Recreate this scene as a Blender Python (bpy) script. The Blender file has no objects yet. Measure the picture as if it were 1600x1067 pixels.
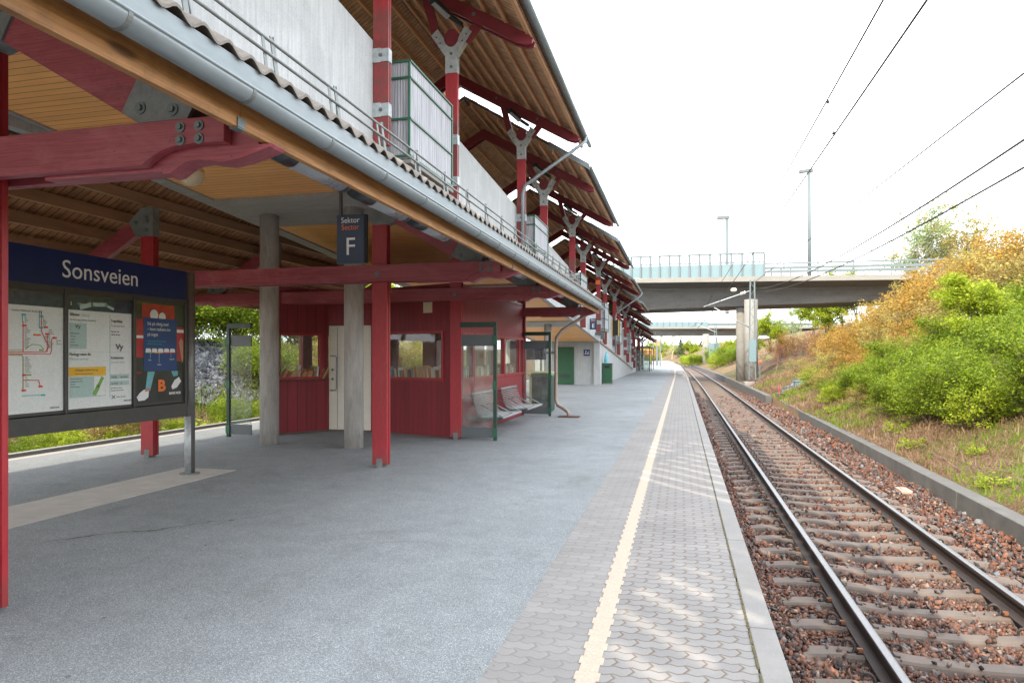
import bpy, math, random
import numpy as np
from mathutils import Vector, Matrix
R = math.radians
random.seed(7)
SC = bpy.context.scene
COL = SC.collection

# ---------------------------------------------------------------- camera, world, sun, exposure
TH = math.atan(264 / 1067.0)
cam_d = bpy.data.cameras.new("camera"); cam = bpy.data.objects.new("camera", cam_d); COL.objects.link(cam)
cam_d.sensor_width = 36; cam_d.lens = 36 * 1067 / 1600.0; cam_d.shift_y = 22.5 / 1600
cam_d.clip_start = 0.05; cam_d.clip_end = 3000
cam.location = (0, 0, 1.62); cam.rotation_euler = (R(90), 0, TH)
SC.camera = cam

SUN = Vector((0.50, 1.36, -1.0)).normalized()          # direction the light travels
el = math.asin(-SUN.z); az = math.atan2(-SUN.x, -SUN.y)  # azimuth of the sun, from +Y towards +X
W = bpy.data.worlds.new("World"); SC.world = W; W.use_nodes = True
nt = W.node_tree
sky = nt.nodes.new("ShaderNodeTexSky"); sky.sky_type = 'NISHITA'; sky.sun_disc = False
sky.sun_elevation = el; sky.sun_rotation = az; sky.dust_density = 2.5; sky.air_density = 1.0
mx = nt.nodes.new("ShaderNodeMix"); mx.data_type = 'RGBA'; mx.inputs[0].default_value = 0.82
tc = nt.nodes.new("ShaderNodeTexCoord"); nz = nt.nodes.new("ShaderNodeTexNoise"); nz.inputs['Scale'].default_value = 1.6
nz.inputs['Detail'].default_value = 4
cr = nt.nodes.new("ShaderNodeValToRGB")
cr.color_ramp.elements[0].color = (11.0, 11.6, 12.4, 1); cr.color_ramp.elements[0].position = .3
cr.color_ramp.elements[1].color = (13.5, 13.7, 14.0, 1); cr.color_ramp.elements[1].position = .7
nt.links.new(tc.outputs['Generated'], nz.inputs['Vector']); nt.links.new(nz.outputs[0], cr.inputs[0])
nt.links.new(sky.outputs[0], mx.inputs[6]); nt.links.new(cr.outputs[0], mx.inputs[7])
bg = nt.nodes['Background']; nt.links.new(mx.outputs[2], bg.inputs[0]); bg.inputs[1].default_value = 0.13

sd = bpy.data.lights.new("sun", 'SUN'); sd.energy = 2.6; sd.angle = R(0.2); sd.color = (1.0, .87, .68)
so = bpy.data.objects.new("sun", sd); COL.objects.link(so); so.rotation_euler = SUN.to_track_quat('-Z', 'Y').to_euler()
so.location = (-10, -20, 30)
SC.view_settings.view_transform = 'Standard'; SC.view_settings.look = 'None'
SC.view_settings.exposure = 1.5; SC.view_settings.gamma = 1
SC.cycles.max_bounces = 7; SC.cycles.transparent_max_bounces = 12; SC.cycles.diffuse_bounces = 4

# ---------------------------------------------------------------- helpers
def cx(Y):                                  # sideways drift of the curving line
    if Y < 40: return 0.0
    if Y < 200: return -(Y - 40) ** 2 / 8000.0
    return -3.2 - .04 * (Y - 200) - (Y - 200) ** 2 / 1500.0

class MB:
    def __init__(s): s.v = []; s.f = []; s.m = []
    def add(s, vs, fs, mi=0):
        o = len(s.v); s.v += [tuple(v) for v in vs]; s.f += [tuple(i + o for i in f) for f in fs]; s.m += [mi] * len(fs); return s
    def box(s, x0, x1, y0, y1, z0, z1, mi=0):
        return s.add([(x0,y0,z0),(x1,y0,z0),(x1,y1,z0),(x0,y1,z0),(x0,y0,z1),(x1,y0,z1),(x1,y1,z1),(x0,y1,z1)],
              [(0,3,2,1),(4,5,6,7),(0,1,5,4),(1,2,6,5),(2,3,7,6),(3,0,4,7)], mi)
    def bar(s, a, b, w, h, up=(0,0,1), mi=0):            # square bar from a to b, width w across, height h along up
        a = Vector(a); b = Vector(b); d = (b - a).normalized(); up = Vector(up)
        if abs(d.dot(up)) > .98: up = Vector((0, 1, 0))
        sx = d.cross(up).normalized() * w / 2; sz = sx.cross(d).normalized() * h / 2
        vs = [a-sx-sz, a+sx-sz, a+sx+sz, a-sx+sz, b-sx-sz, b+sx-sz, b+sx+sz, b-sx+sz]
        return s.add(vs, [(0,1,2,3),(7,6,5,4),(4,5,1,0),(5,6,2,1),(6,7,3,2),(7,4,0,3)], mi)
    def tube(s, pts, r, n=8, cap=True, mi=0):
        pts = [Vector(p) for p in pts]; rr = r if isinstance(r, (list, tuple)) else [r] * len(pts)
        o = len(s.v); u = None
        for i, p in enumerate(pts):
            d = (pts[min(i+1, len(pts)-1)] - pts[max(i-1, 0)]).normalized()
            if u is None:
                u = d.cross(Vector((0, 0, 1)))
                if u.length < .05: u = d.cross(Vector((0, 1, 0)))
            u = (u - d * u.dot(d)).normalized(); w = d.cross(u)
            for k in range(n):
                t = 2 * math.pi * k / n; s.v.append(tuple(p + (u * math.cos(t) + w * math.sin(t)) * rr[i]))
        for i in range(len(pts) - 1):
            for k in range(n):
                k2 = (k + 1) % n
                s.f.append((o+i*n+k, o+i*n+k2, o+(i+1)*n+k2, o+(i+1)*n+k)); s.m.append(mi)
        if cap:
            s.f.append(tuple(o + k for k in reversed(range(n)))); s.f.append(tuple(o + (len(pts)-1)*n + k for k in range(n))); s.m += [mi, mi]
        return s
    def prism(s, poly, ax, a0, a1, mi=0):                # poly in the plane normal to ax ('x','y','z')
        f = {'x': lambda p, t: (t, p[0], p[1]), 'y': lambda p, t: (p[0], t, p[1]), 'z': lambda p, t: (p[0], p[1], t)}[ax]
        n = len(poly); vs = [f(p, a0) for p in poly] + [f(p, a1) for p in poly]
        return s.add(vs, [tuple(range(n)), tuple(reversed(range(n, 2*n)))] + [(i, n+i, n+(i+1) % n, (i+1) % n) for i in range(n)], mi)
    def loft(s, prof, ys, close=False, mi=0, fx=None, fz=None):        # profile (x,z) swept along Y stations with cx drift
        o = len(s.v); n = len(prof)
        for Y in ys:
            for (x, z) in prof: s.v.append((x + (fx or cx)(Y), Y, z + (fz(Y) if fz else 0)))
        for j in range(len(ys) - 1):
            for k in range(n if close else n - 1):
                k2 = (k + 1) % n
                s.f.append((o+j*n+k, o+j*n+k2, o+(j+1)*n+k2, o+(j+1)*n+k)); s.m.append(mi if not isinstance(mi, (list, tuple)) else mi[k])
        if close:
            e = o + (len(ys)-1)*n
            s.f.append(tuple(range(o, o+n))); s.f.append(tuple(reversed(range(e, e+n)))); s.m += [0, 0]
        return s
    def build(s, name, mats, parent=None, bevel=0, smooth=False, origin=None):
        org = Vector((0, 0, 0))
        if parent is not None: org = wl(parent)
        elif origin is not None: org = Vector(origin)
        me = bpy.data.meshes.new(name)
        me.from_pydata([(v[0]-org.x, v[1]-org.y, v[2]-org.z) for v in s.v], [], s.f)
        if not isinstance(mats, (list, tuple)): mats = [mats]
        for m in mats: me.materials.append(M[m] if isinstance(m, str) else m)
        if any(s.m): me.polygons.foreach_set('material_index', s.m)
        fix(me)
        if smooth: me.polygons.foreach_set('use_smooth', [True] * len(me.polygons))
        o = bpy.data.objects.new(name, me); COL.objects.link(o)
        if parent is not None: o.parent = parent
        else: o.location = org
        if bevel:
            b = o.modifiers.new("bevel", 'BEVEL'); b.width = bevel; b.segments = 2; b.limit_method = 'ANGLE'; b.angle_limit = R(40)
        return o
def fix(me):
    import bmesh
    bm = bmesh.new(); bm.from_mesh(me); bmesh.ops.recalc_face_normals(bm, faces=bm.faces); bm.to_mesh(me); bm.free()
def wl(o):
    v = Vector(o.location)
    while o.parent: o = o.parent; v += Vector(o.location)
    return v
def thing(name, label, cat, loc, group=None):
    o = bpy.data.objects.new(name, None); COL.objects.link(o); o.location = loc; o.empty_display_size = .2
    return tag(o, label, cat, group)
def tag(o, label, cat, group=None, kind=None):
    if label: o['label'] = label
    if cat: o['category'] = cat
    if group: o['group'] = group
    if kind: o['kind'] = kind
    return o
def struct(o): o['kind'] = 'structure'; return o
def stuff(o, label=None): o['kind'] = 'stuff'; return tag(o, label, None)
def dup(o, loc=None, label=None, parent=None, rz=None, sc=None):
    c = o.copy(); COL.objects.link(c)
    if parent is not None: c.parent = parent
    if loc is not None: c.location = loc
    if rz is not None: c.rotation_euler = (0, 0, rz)
    if sc is not None: c.scale = (sc, sc, sc) if not isinstance(sc, tuple) else sc
    if label: c['label'] = label
    for ch in o.children: dup(ch, parent=c)
    return c
def npmesh(name, V, F, mat, smooth=False):             # V (n,3), F (m,k)
    me = bpy.data.meshes.new(name); k = F.shape[1]
    me.vertices.add(len(V)); me.vertices.foreach_set('co', V.astype(np.float32).ravel())
    me.loops.add(F.size); me.loops.foreach_set('vertex_index', F.astype(np.int32).ravel())
    me.polygons.add(len(F)); me.polygons.foreach_set('loop_start', np.arange(0, F.size, k, dtype=np.int32))
    if smooth: me.polygons.foreach_set('use_smooth', np.ones(len(F), bool))
    me.materials.append(M[mat]); me.update(); me.validate()
    return me
def link(name, me, parent=None, loc=None):
    o = bpy.data.objects.new(name, me); COL.objects.link(o)
    if parent is not None: o.parent = parent
    if loc is not None: o.location = loc
    return o
def text(s, size, mat, parent, loc, face='-y', name='lettering', ax='LEFT', ext=.0015, xs=1.0, bold=0.0):
    cu = bpy.data.curves.new('t', 'FONT'); cu.body = s; cu.size = size; cu.align_x = ax; cu.extrude = ext; cu.offset = bold; cu.resolution_u = 3
    to = bpy.data.objects.new('t', cu); COL.objects.link(to)
    me = bpy.data.meshes.new_from_object(to); bpy.data.objects.remove(to); bpy.data.curves.remove(cu)
    me.materials.clear(); me.materials.append(M[mat]); me.name = name
    o = bpy.data.objects.new(name, me); COL.objects.link(o); o.parent = parent
    o.location = Vector(loc) - wl(parent)
    o.rotation_euler = {'-y': (R(90), 0, 0), '+x': (R(90), 0, R(90))}[face]; o.scale = (xs, 1, 1)
    return o

# ---------------------------------------------------------------- materials
M = {}
class G:
    """tiny helper for shader maths"""
    def __init__(s, name):
        s.m = bpy.data.materials.new(name); s.m.use_nodes = True; s.t = s.m.node_tree; s.b = s.t.nodes['Principled BSDF']; M[name] = s.m
        s.tc = s.t.nodes.new('ShaderNodeTexCoord')
    def n(s, t): return s.t.nodes.new(t)
    def l(s, a, b): s.t.links.new(a, b)
    def math(s, op, a, b=None, c=None):
        n = s.n('ShaderNodeMath'); n.operation = op
        for i, v in enumerate((a, b, c)):
            if v is None: continue
            if isinstance(v, (int, float)): n.inputs[i].default_value = v
            else: s.l(v, n.inputs[i])
        return n.outputs[0]
    def obj(s, scale=(1,1,1), gen=False):
        mp = s.n('ShaderNodeMapping'); mp.inputs['Scale'].default_value = scale
        s.l(s.tc.outputs['Object'], mp.inputs[0]); return mp.outputs[0]
    def noise(s, sc, det=4, rough=.55, vec=None, dist=0):
        n = s.n('ShaderNodeTexNoise'); n.inputs['Scale'].default_value = sc; n.inputs['Detail'].default_value = det
        n.inputs['Roughness'].default_value = rough; n.inputs['Distortion'].default_value = dist
        s.l(vec if vec is not None else s.tc.outputs['Object'], n.inputs['Vector']); return n.outputs[0]
    def vor(s, sc, vec=None, out='Distance', feat='F1'):
        n = s.n('ShaderNodeTexVoronoi'); n.inputs['Scale'].default_value = sc; n.feature = feat
        s.l(vec if vec is not None else s.tc.outputs['Object'], n.inputs['Vector']); return n.outputs[out]
    def ramp(s, fac, stops):
        n = s.n('ShaderNodeValToRGB'); e = n.color_ramp.elements
        while len(e) < len(stops): e.new(.5)
        for i, (p, c) in enumerate(stops):
            e[i].position = p; e[i].color = (*c, 1) if isinstance(c, tuple) else (c, c, c, 1)
        s.l(fac, n.inputs[0]); return n.outputs[0]
    def mix(s, f, a, b, mode='MIX'):
        n = s.n('ShaderNodeMix'); n.data_type = 'RGBA'; n.blend_type = mode
        for i, v in ((0, f), (6, a), (7, b)):
            if isinstance(v, (int, float)): n.inputs[i].default_value = v
            elif isinstance(v, tuple): n.inputs[i].default_value = (*v, 1)
            else: s.l(v, n.inputs[i])
        return n.outputs[2]
    def bump(s, h, st=.3, dist=.01, prev=None):
        n = s.n('ShaderNodeBump'); n.inputs['Strength'].default_value = st; n.inputs['Distance'].default_value = dist
        s.l(h, n.inputs['Height'])
        if prev is not None: s.l(prev, n.inputs['Normal'])
        s.l(n.outputs[0], s.b.inputs['Normal']); return n.outputs[0]
    def out(s, col=None, rough=None, metal=None, spec=None):
        for k, v in (('Base Color', col), ('Roughness', rough), ('Metallic', metal), ('Specular IOR Level', spec)):
            if v is None: continue
            if isinstance(v, tuple): s.b.inputs[k].default_value = (*v, 1)
            elif isinstance(v, (int, float)): s.b.inputs[k].default_value = v
            else: s.l(v, s.b.inputs[k])
        return s
    def sep(s):
        n = s.n('ShaderNodeSeparateXYZ'); s.l(s.tc.outputs['Object'], n.inputs[0]); return n.outputs
def mul(c, k): return tuple(min(1, x * k) for x in c)
def simple(name, col, rough=.6, metal=0, var=.25, sc=6, bump=.15, fine=60, stretch=(1,1,1), spec=.5, dirt=0, dirtcol=(.08,.07,.06)):
    g = G(name); v = g.obj(stretch)
    a = g.noise(sc, 5, .6, v); b = g.noise(fine, 3, .6, v)
    c = g.ramp(a, [(.3, mul(col, 1 - var)), (.7, mul(col, 1 + var))])
    c = g.mix(.25, c, g.ramp(b, [(.3, mul(col, .6)), (.7, mul(col, 1.35))]))
    if dirt:
        d = g.noise(2.2, 6, .7, v, .6); c = g.mix(g.math('MULTIPLY', g.ramp(d, [(.5, 0.0), (.72, 1.0)]), dirt), c, dirtcol)
    r = g.ramp(a, [(.3, rough * .85), (.7, min(1, rough * 1.15))])
    g.out(c, r, metal, spec); g.bump(b, bump, .004); return g
def planks(name, col, axis, pitch, w=.06, var=.3, rough=.65, grain=(1,1,1), gc=.35, knots=False):
    g = G(name); x = g.sep()['XYZ'.index(axis)]
    q = g.math('DIVIDE', x, pitch); fr = g.math('FRACT', q); idx = g.math('FLOOR', q)
    wn = g.n('ShaderNodeTexWhiteNoise'); wn.noise_dimensions = '1D'; g.l(idx, wn.inputs['W'])
    a = g.noise(9, 6, .6, g.obj(grain), .3)
    c = g.ramp(a, [(.3, mul(col, 1 - var)), (.7, mul(col, 1 + var))])
    c = g.mix(g.math('MULTIPLY', wn.outputs['Value'], .3), c, mul(col, .6))
    gr = g.math('LESS_THAN', fr, w)
    c = g.mix(gr, c, mul(col, gc * .6)); g.out(c, rough)
    h = g.math('SUBTRACT', g.math('MULTIPLY', a, .2), gr); g.bump(h, .6, .006); return g

g = G('red_paint'); a = g.noise(5, 6, .7, g.obj((2,2,.25)), .3); b = g.noise(60, 4, .65, g.obj((1,1,.12))); z = g.sep()[2]
c = g.ramp(a, [(.3, (.25,.011,.018)), (.7, (.38,.020,.030))]); c = g.mix(.25, c, g.ramp(b, [(.35, (.16,.01,.015)), (.65, (.44,.05,.06))]))
c = g.mix(g.ramp(g.noise(18, 5, .75, g.obj((1,1,.6))), [(.66, 0.0), (.73, .7)]), c, (.13,.012,.016))
lo = g.math('MULTIPLY', g.ramp(z, [(.0, 1.0), (.28, 0.0)]), g.ramp(g.noise(9, 5, .7), [(.35, .2), (.6, .8)])); c = g.mix(lo, c, (.10,.055,.045)); g.out(c, g.ramp(a, [(.3, .36), (.7, .52)])); g.bump(b, .25, .003)
g = G('red_beam'); a = g.noise(7, 7, .7, g.obj((.12,2,2.5)), .3); b = g.noise(45, 4, .65, g.obj((.08,1,2))); k = g.noise(2.4, 6, .75, g.obj((.5,1,1)), .6)
c = g.ramp(a, [(.28, (.17,.020,.032)), (.5, (.26,.036,.052)), (.75, (.36,.075,.095))]); c = g.mix(.3, c, g.ramp(b, [(.35, (.10,.012,.02)), (.65, (.42,.11,.13))]))
c = g.mix(g.ramp(k, [(.5, 0.0), (.68, .55)]), c, (.40,.13,.155)); c = g.mix(g.ramp(g.noise(30, 3, .6, g.obj((.5,1,1))), [(.70, 0.0), (.74, .8)]), c, (.10,.03,.03)); g.out(c, g.ramp(a, [(.3, .38), (.7, .55)])); g.bump(b, .35, .004)
planks('red_planks', (.22,.016,.026), 'X', .115, .05, .15, .55, (1,1,.1), .35)
planks('red_planks_side', (.27,.020,.033), 'Y', .115, .05, .15, .55, (1,1,.1), .35)
g = G('wood_fascia'); a = g.noise(9, 7, .75, g.obj((1,.10,6)), .5); k = g.vor(2.2, g.obj((1,.55,2.0))); b = g.noise(60, 3, .6, g.obj((1,.06,1)))
c = g.ramp(a, [(.28, (.13,.055,.018)), (.45, (.34,.16,.05)), (.7, (.52,.27,.10))]); c = g.mix(.3, c, g.ramp(b, [(.35, (.12,.05,.02)), (.6, (.5,.26,.1))]))
c = g.mix(g.ramp(k, [(.06, .8), (.13, 0.0)]), c, (.07,.03,.012)); st = g.ramp(g.noise(1.6, 6, .75), [(.52, 0.0), (.7, .6)]); c = g.mix(st, c, (.10,.055,.028)); g.out(c, .6); g.bump(a, .25, .004)
planks('orange_soffit', (.95,.46,.17), 'Y', .12, .07, .12, .6, (.15,1,1), .3)
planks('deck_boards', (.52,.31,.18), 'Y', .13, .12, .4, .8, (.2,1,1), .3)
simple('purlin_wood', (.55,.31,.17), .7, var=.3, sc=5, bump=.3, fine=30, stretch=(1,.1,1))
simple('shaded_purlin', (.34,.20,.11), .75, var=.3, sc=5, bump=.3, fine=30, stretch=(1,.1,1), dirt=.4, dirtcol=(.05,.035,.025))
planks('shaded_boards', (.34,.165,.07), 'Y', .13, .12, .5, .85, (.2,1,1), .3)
simple('red_roof_beam', (.17,.013,.022), .5, var=.2, bump=.3, fine=25)
simple('dark_wood', (.10,.06,.04), .8, var=.35, sc=5, stretch=(1,.1,1))
g = G('concrete'); a = g.noise(3, 7, .7, g.obj((7,7,.3)), .3); b = g.noise(40, 4, .7)
c = g.ramp(a, [(.25, (.25,.27,.28)), (.5, (.40,.425,.435)), (.75, (.52,.54,.55))])
sp = g.ramp(g.noise(28, 2, .5), [(.70, 0.0), (.76, 1.0)])
c = g.mix(g.ramp(g.noise(1.1, 6, .7, dist=.5), [(.42, .55), (.62, 0.0)]), c, (.27,.29,.30)); c = g.mix(g.math('MULTIPLY', sp, .6), c, (.16,.17,.17)); c = g.mix(.15, c, g.ramp(b, [(.3, .2), (.7, .8)]))
x = g.sep(); q = g.math('FRACT', g.math('MULTIPLY', g.math('ADD', x[0], x[1]), 1 / .1)); gr = g.math('LESS_THAN', q, .07)
c = g.mix(g.math('MULTIPLY', gr, .25), c, (.25,.27,.27))
g.out(c, .85); g.bump(g.math('ADD', g.math('MULTIPLY', b, .4), a), .35, .01)
g = G('concrete_pier'); a = g.noise(3, 7, .65, g.obj((3,3,.5)), .4); b = g.noise(60, 4, .7)
c = g.ramp(a, [(.25, (.26,.245,.22)), (.5, (.42,.40,.37)), (.75, (.54,.53,.50))]); st = g.ramp(g.noise(5, 6, .7, g.obj((2,2,.4))), [(.55, 0.0), (.7, 1.0)])
c = g.mix(g.math('MULTIPLY', st, .45), c, (.10,.10,.10)); c = g.mix(.15, c, g.ramp(b, [(.3, .1), (.7, .6)])); g.out(c, .9); g.bump(b, .3, .006)
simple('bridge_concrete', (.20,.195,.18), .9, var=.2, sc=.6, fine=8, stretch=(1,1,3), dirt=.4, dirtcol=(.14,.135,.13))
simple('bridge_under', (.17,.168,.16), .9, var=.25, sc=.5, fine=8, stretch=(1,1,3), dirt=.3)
simple('pad_concrete', (.42,.40,.37), .9, var=.15, sc=4, fine=120, bump=.3, dirt=.3, dirtcol=(.22,.2,.18))
simple('band_concrete', (.36,.35,.33), .9, var=.2, sc=2, fine=20, stretch=(1,4,1), dirt=.3, dirtcol=(.2,.19,.17))
simple('old_concrete', (.10,.097,.092), .95, var=.3, sc=3, fine=60, bump=.5, dirt=.5, dirtcol=(.05,.048,.045))
simple('crack_grey', (.085,.088,.09), .95, var=.2)
simple('moss', (.09,.075,.03), .95, var=.5, sc=20)
simple('kerb_concrete', (.225,.218,.21), .9, var=.2, sc=3, fine=120, bump=.4, dirt=.25, dirtcol=(.2,.18,.15))
simple('zinc', (.22,.26,.28), .5, .25, var=.12, sc=3, bump=.05, fine=20, stretch=(1,.3,1), dirt=.15, dirtcol=(.3,.33,.35))
simple('galvanised', (.40,.44,.45), .5, .45, var=.25, sc=14, bump=.08, fine=50, dirt=.3, dirtcol=(.15,.14,.13))
simple('steel_plate', (.17,.19,.19), .6, .2, var=.3, sc=9, bump=.1, fine=50, dirt=.45, dirtcol=(.10,.09,.07))
simple('bolt_steel', (.14,.17,.17), .5, .5, var=.2)
simple('cement_sheet', (.19,.17,.15), .92, var=.3, sc=8, bump=.5, fine=70, dirt=.5, dirtcol=(.11,.10,.085))
simple('stainless', (.24,.25,.25), .45, .3, var=.1, bump=.03)
simple('green_paint', (.018,.10,.055), .45, var=.2, dirt=.15)
simple('green_door', (.015,.085,.035), .5, var=.2, dirt=.3, dirtcol=(.01,.06,.03))
simple('dark_green', (.012,.045,.03), .45, var=.2)
simple('grey_panel', (.10,.115,.12), .5, .2, var=.1, bump=.05)
simple('board_frame', (.075,.075,.072), .45, .3, var=.15, bump=.06)
simple('board_post', (.17,.175,.17), .4, .5, var=.15, bump=.06)
simple('cream_door', (.62,.60,.52), .5, var=.05, bump=.05)
simple('cream', (.66,.58,.40), .5, var=.08)
simple('navy', (.006,.020,.11), .35, var=.1, bump=.02)
simple('sign_navy', (.014,.036,.085), .35, var=.1, bump=.02)
simple('white_ink', (.82,.84,.86), .5, var=.03, bump=0)
simple('orange_ink', (.85,.20,.05), .5, var=.03, bump=0)
simple('yellow_ink', (.85,.48,.03), .5, var=.03, bump=0)
simple('grey_ink', (.14,.15,.15), .5, var=.03, bump=0)
simple('red_ink', (.65,.04,.05), .5, var=.03, bump=0)
simple('teal_ink', (.03,.45,.48), .5, var=.03, bump=0)
simple('olive_ink', (.40,.36,.16), .5, var=.03, bump=0)
simple('green_ink', (.22,.45,.10), .5, var=.03, bump=0)
simple('mint_ink', (.42,.58,.56), .5, var=.03, bump=0)
simple('paper', (.74,.80,.79), .45, var=.03, bump=0)
simple('poster_blue', (.02,.06,.22), .4, var=.15, bump=0, sc=3)
simple('photo_dark', (.035,.04,.042), .4, var=.4, bump=0, sc=5)
simple('jean_blue', (.18,.48,.55), .5, var=.2, bump=0)
simple('photo_red', (.45,.03,.035), .45, var=.4, bump=0, sc=7)
simple('photo_head', (.03,.055,.085), .4, var=.6, bump=0, sc=14)
simple('skin', (.50,.26,.18), .5, var=.1, bump=0)
simple('lamp_dark', (.02,.03,.035), .35, var=.1)
simple('lamp_body', (.42,.44,.46), .3, .2, var=.05, bump=0)
simple('lamp_globe', (.72,.62,.42), .3, var=.05, bump=0)
simple('pipe_brown', (.30,.24,.20), .5, .2, var=.3, dirt=.3)
simple('rust_pad', (.10,.045,.03), .9, var=.3)
simple('black_rubber', (.015,.015,.016), .7)
simple('weathered_boards', (.36,.37,.40), .9, var=.45, sc=5, bump=.4, fine=14, stretch=(7,7,.25), dirt=.6, dirtcol=(.16,.16,.19))
simple('mast_steel', (.10,.13,.14), .6, 0, var=.15)
simple('cable', (.03,.03,.035), .6, .3)
simple('insulator', (.55,.55,.42), .3, var=.2)
simple('yellow_plastic', (.75,.33,.02), .45, var=.1)
simple('white_ball', (.70,.68,.50), .4, var=.1)
simple('pale_screen', (.12,.19,.215), .5, var=.08, bump=0)
simple('bark', (.13,.10,.075), .95, var=.4, sc=12, bump=.6, stretch=(1,1,.3))
simple('birch_bark', (.42,.38,.32), .9, var=.35, sc=12, stretch=(1,1,2))
simple('twig', (.16,.11,.085), .9, var=.3)
simple('rail_side', (.045,.033,.030), .7, .3, var=.3, stretch=(1,.3,1))
simple('rail_top', (.17,.17,.175), .4, .8, var=.12, sc=2, bump=.02, stretch=(1,.2,1))
simple('sleeper', (.115,.092,.078), .9, var=.2, sc=7, bump=.35, fine=90, dirt=.4, dirtcol=(.15,.085,.065))
simple('clip', (.035,.028,.026), .6, .4)
simple('clip_orange', (.22,.085,.035), .6)
simple('litter', (.42,.29,.23), .6)
for nm, cc in dict(book_orange=(.55,.20,.07), book_tan=(.48,.30,.16), book_red=(.42,.07,.05), book_white=(.62,.60,.55), book_blue=(.10,.22,.34), book_brown=(.25,.11,.05)).items():
    simple(nm, cc, .7, var=.15, bump=.05)
# glass
g = G('glass'); t = g.t; tr = g.n('ShaderNodeBsdfTransparent'); tr.inputs[0].default_value = (.86,.90,.88,1)
gl = g.n('ShaderNodeBsdfGlossy'); gl.inputs['Roughness'].default_value = .03; ms = g.n('ShaderNodeMixShader'); fr = g.n('ShaderNodeLayerWeight'); fr.inputs[0].default_value = .5
df = g.n('ShaderNodeBsdfDiffuse'); df.inputs[0].default_value = (.6,.65,.63,1); ms2 = g.n('ShaderNodeMixShader')
sm = g.ramp(g.noise(4, 5, .6), [(.4, .05), (.75, .2)]); g.l(sm, ms2.inputs[0]); g.l(tr.outputs[0], ms2.inputs[1]); g.l(df.outputs[0], ms2.inputs[2])
g.l(g.math('ADD', g.math('MULTIPLY', g.math('POWER', fr.outputs[1], 4), .7), .05), ms.inputs[0]); g.l(ms2.outputs[0], ms.inputs[1]); g.l(gl.outputs[0], ms.inputs[2]); g.l(ms.outputs[0], t.nodes['Material Output'].inputs[0])
g = G('board_glass'); t = g.t; tr = g.n('ShaderNodeBsdfTransparent'); gl = g.n('ShaderNodeBsdfGlossy'); gl.inputs['Roughness'].default_value = .04; ms = g.n('ShaderNodeMixShader'); fr = g.n('ShaderNodeLayerWeight')
g.l(g.math('ADD', g.math('MULTIPLY', g.math('POWER', fr.outputs[1], 4), .4), .025), ms.inputs[0]); g.l(tr.outputs[0], ms.inputs[1]); g.l(gl.outputs[0], ms.inputs[2]); g.l(ms.outputs[0], t.nodes['Material Output'].inputs[0])
# asphalt
g = G('asphalt'); big = g.noise(.35, 4, .5); mid = g.noise(3, 5, .6); gr = g.vor(190, out='Color'); gv = g.n('ShaderNodeSeparateColor'); g.l(gr, gv.inputs[0]); dd = g.vor(190)
fine = g.noise(220, 3, .7); stain = g.noise(1.1, 7, .75, dist=.8)
c = g.ramp(big, [(.3, (.155,.172,.182)), (.7, (.25,.277,.292))]); c = g.mix(.35, c, g.ramp(mid, [(.3, (.15,.168,.178)), (.7, (.29,.325,.345))]))
st = g.ramp(gv.outputs[0], [(0, .55), (.45, .85), (.75, 1.15), (.9, 1.6), (1, 2.3)]); c = g.mix(.85, c, st, 'MULTIPLY')
c = g.mix(.2, c, g.ramp(fine, [(.35, .03), (.65, .5)]))
c = g.mix(g.math('MULTIPLY', g.ramp(stain, [(.54, 0.0), (.68, 1.0)]), .45), c, (.13,.135,.135))
c = g.mix(g.ramp(g.vor(3.1), [(.035, .7), (.055, 0.0)]), c, (.10,.10,.10))
g.out(c, .88, spec=.35); g.bump(g.math('ADD', dd, fine), .55, .006)
# interlocking pavers: zig-zag joints
g = G('pavers'); x = g.sep(); P = .092
def tri(v, per, amp):
    f = g.math('PINGPONG', v, per / 2); return g.math('MULTIPLY', g.math('SUBTRACT', f, per / 4), amp * 4 / per)
yy = g.math('ADD', x[1], tri(g.math('ADD', x[0], 10), P, .010)); ry = g.math('DIVIDE', yy, P); row = g.math('FLOOR', ry); fy = g.math('FRACT', ry)
sh = g.math('MULTIPLY', g.math('MODULO', g.math('ABSOLUTE', row), 2), P)
xx = g.math('ADD', g.math('ADD', x[0], 10), g.math('ADD', sh, tri(g.math('ADD', x[1], 20), P, .013)))
rx = g.math('DIVIDE', xx, 2 * P); fx = g.math('FRACT', rx); colm = g.math('FLOOR', rx)
dy = g.math('MULTIPLY', g.math('MINIMUM', fy, g.math('SUBTRACT', 1, fy)), P); dx = g.math('MULTIPLY', g.math('MINIMUM', fx, g.math('SUBTRACT', 1, fx)), 2 * P)
dj = g.math('MINIMUM', dy, g.math('MULTIPLY', dx, .8)); wn = g.n('ShaderNodeTexWhiteNoise'); wn.noise_dimensions = '2D'
cmb = g.n('ShaderNodeCombineXYZ'); g.l(row, cmb.inputs[0]); g.l(colm, cmb.inputs[1]); g.l(cmb.outputs[0], wn.inputs['Vector'])
nn = g.noise(140, 4, .7); n2 = g.noise(1.3, 5, .6)
c = g.ramp(nn, [(.3, (.165,.161,.158)), (.7, (.295,.288,.282))]); c = g.mix(.3, c, g.ramp(wn.outputs['Value'], [(0, (.15,.146,.15)), (1, (.31,.30,.285))]))
c = g.mix(.35, c, g.ramp(n2, [(.3, (.165,.162,.158)), (.7, (.30,.29,.278))]))
jm = g.ramp(g.math('ADD', dj, g.math('MULTIPLY', g.math('SUBTRACT', nn, .5), .004)), [(.0026, 1.0), (.0056, 0.0)])
right = g.ramp(g.math('ADD', x[0], .5), [(.0, .35), (.12, 1.0)]); jc = g.ramp(g.noise(7, 4, .6), [(.35, (.10,.055,.025)), (.6, (.13,.085,.055)), (.75, (.14,.12,.03))])
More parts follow.
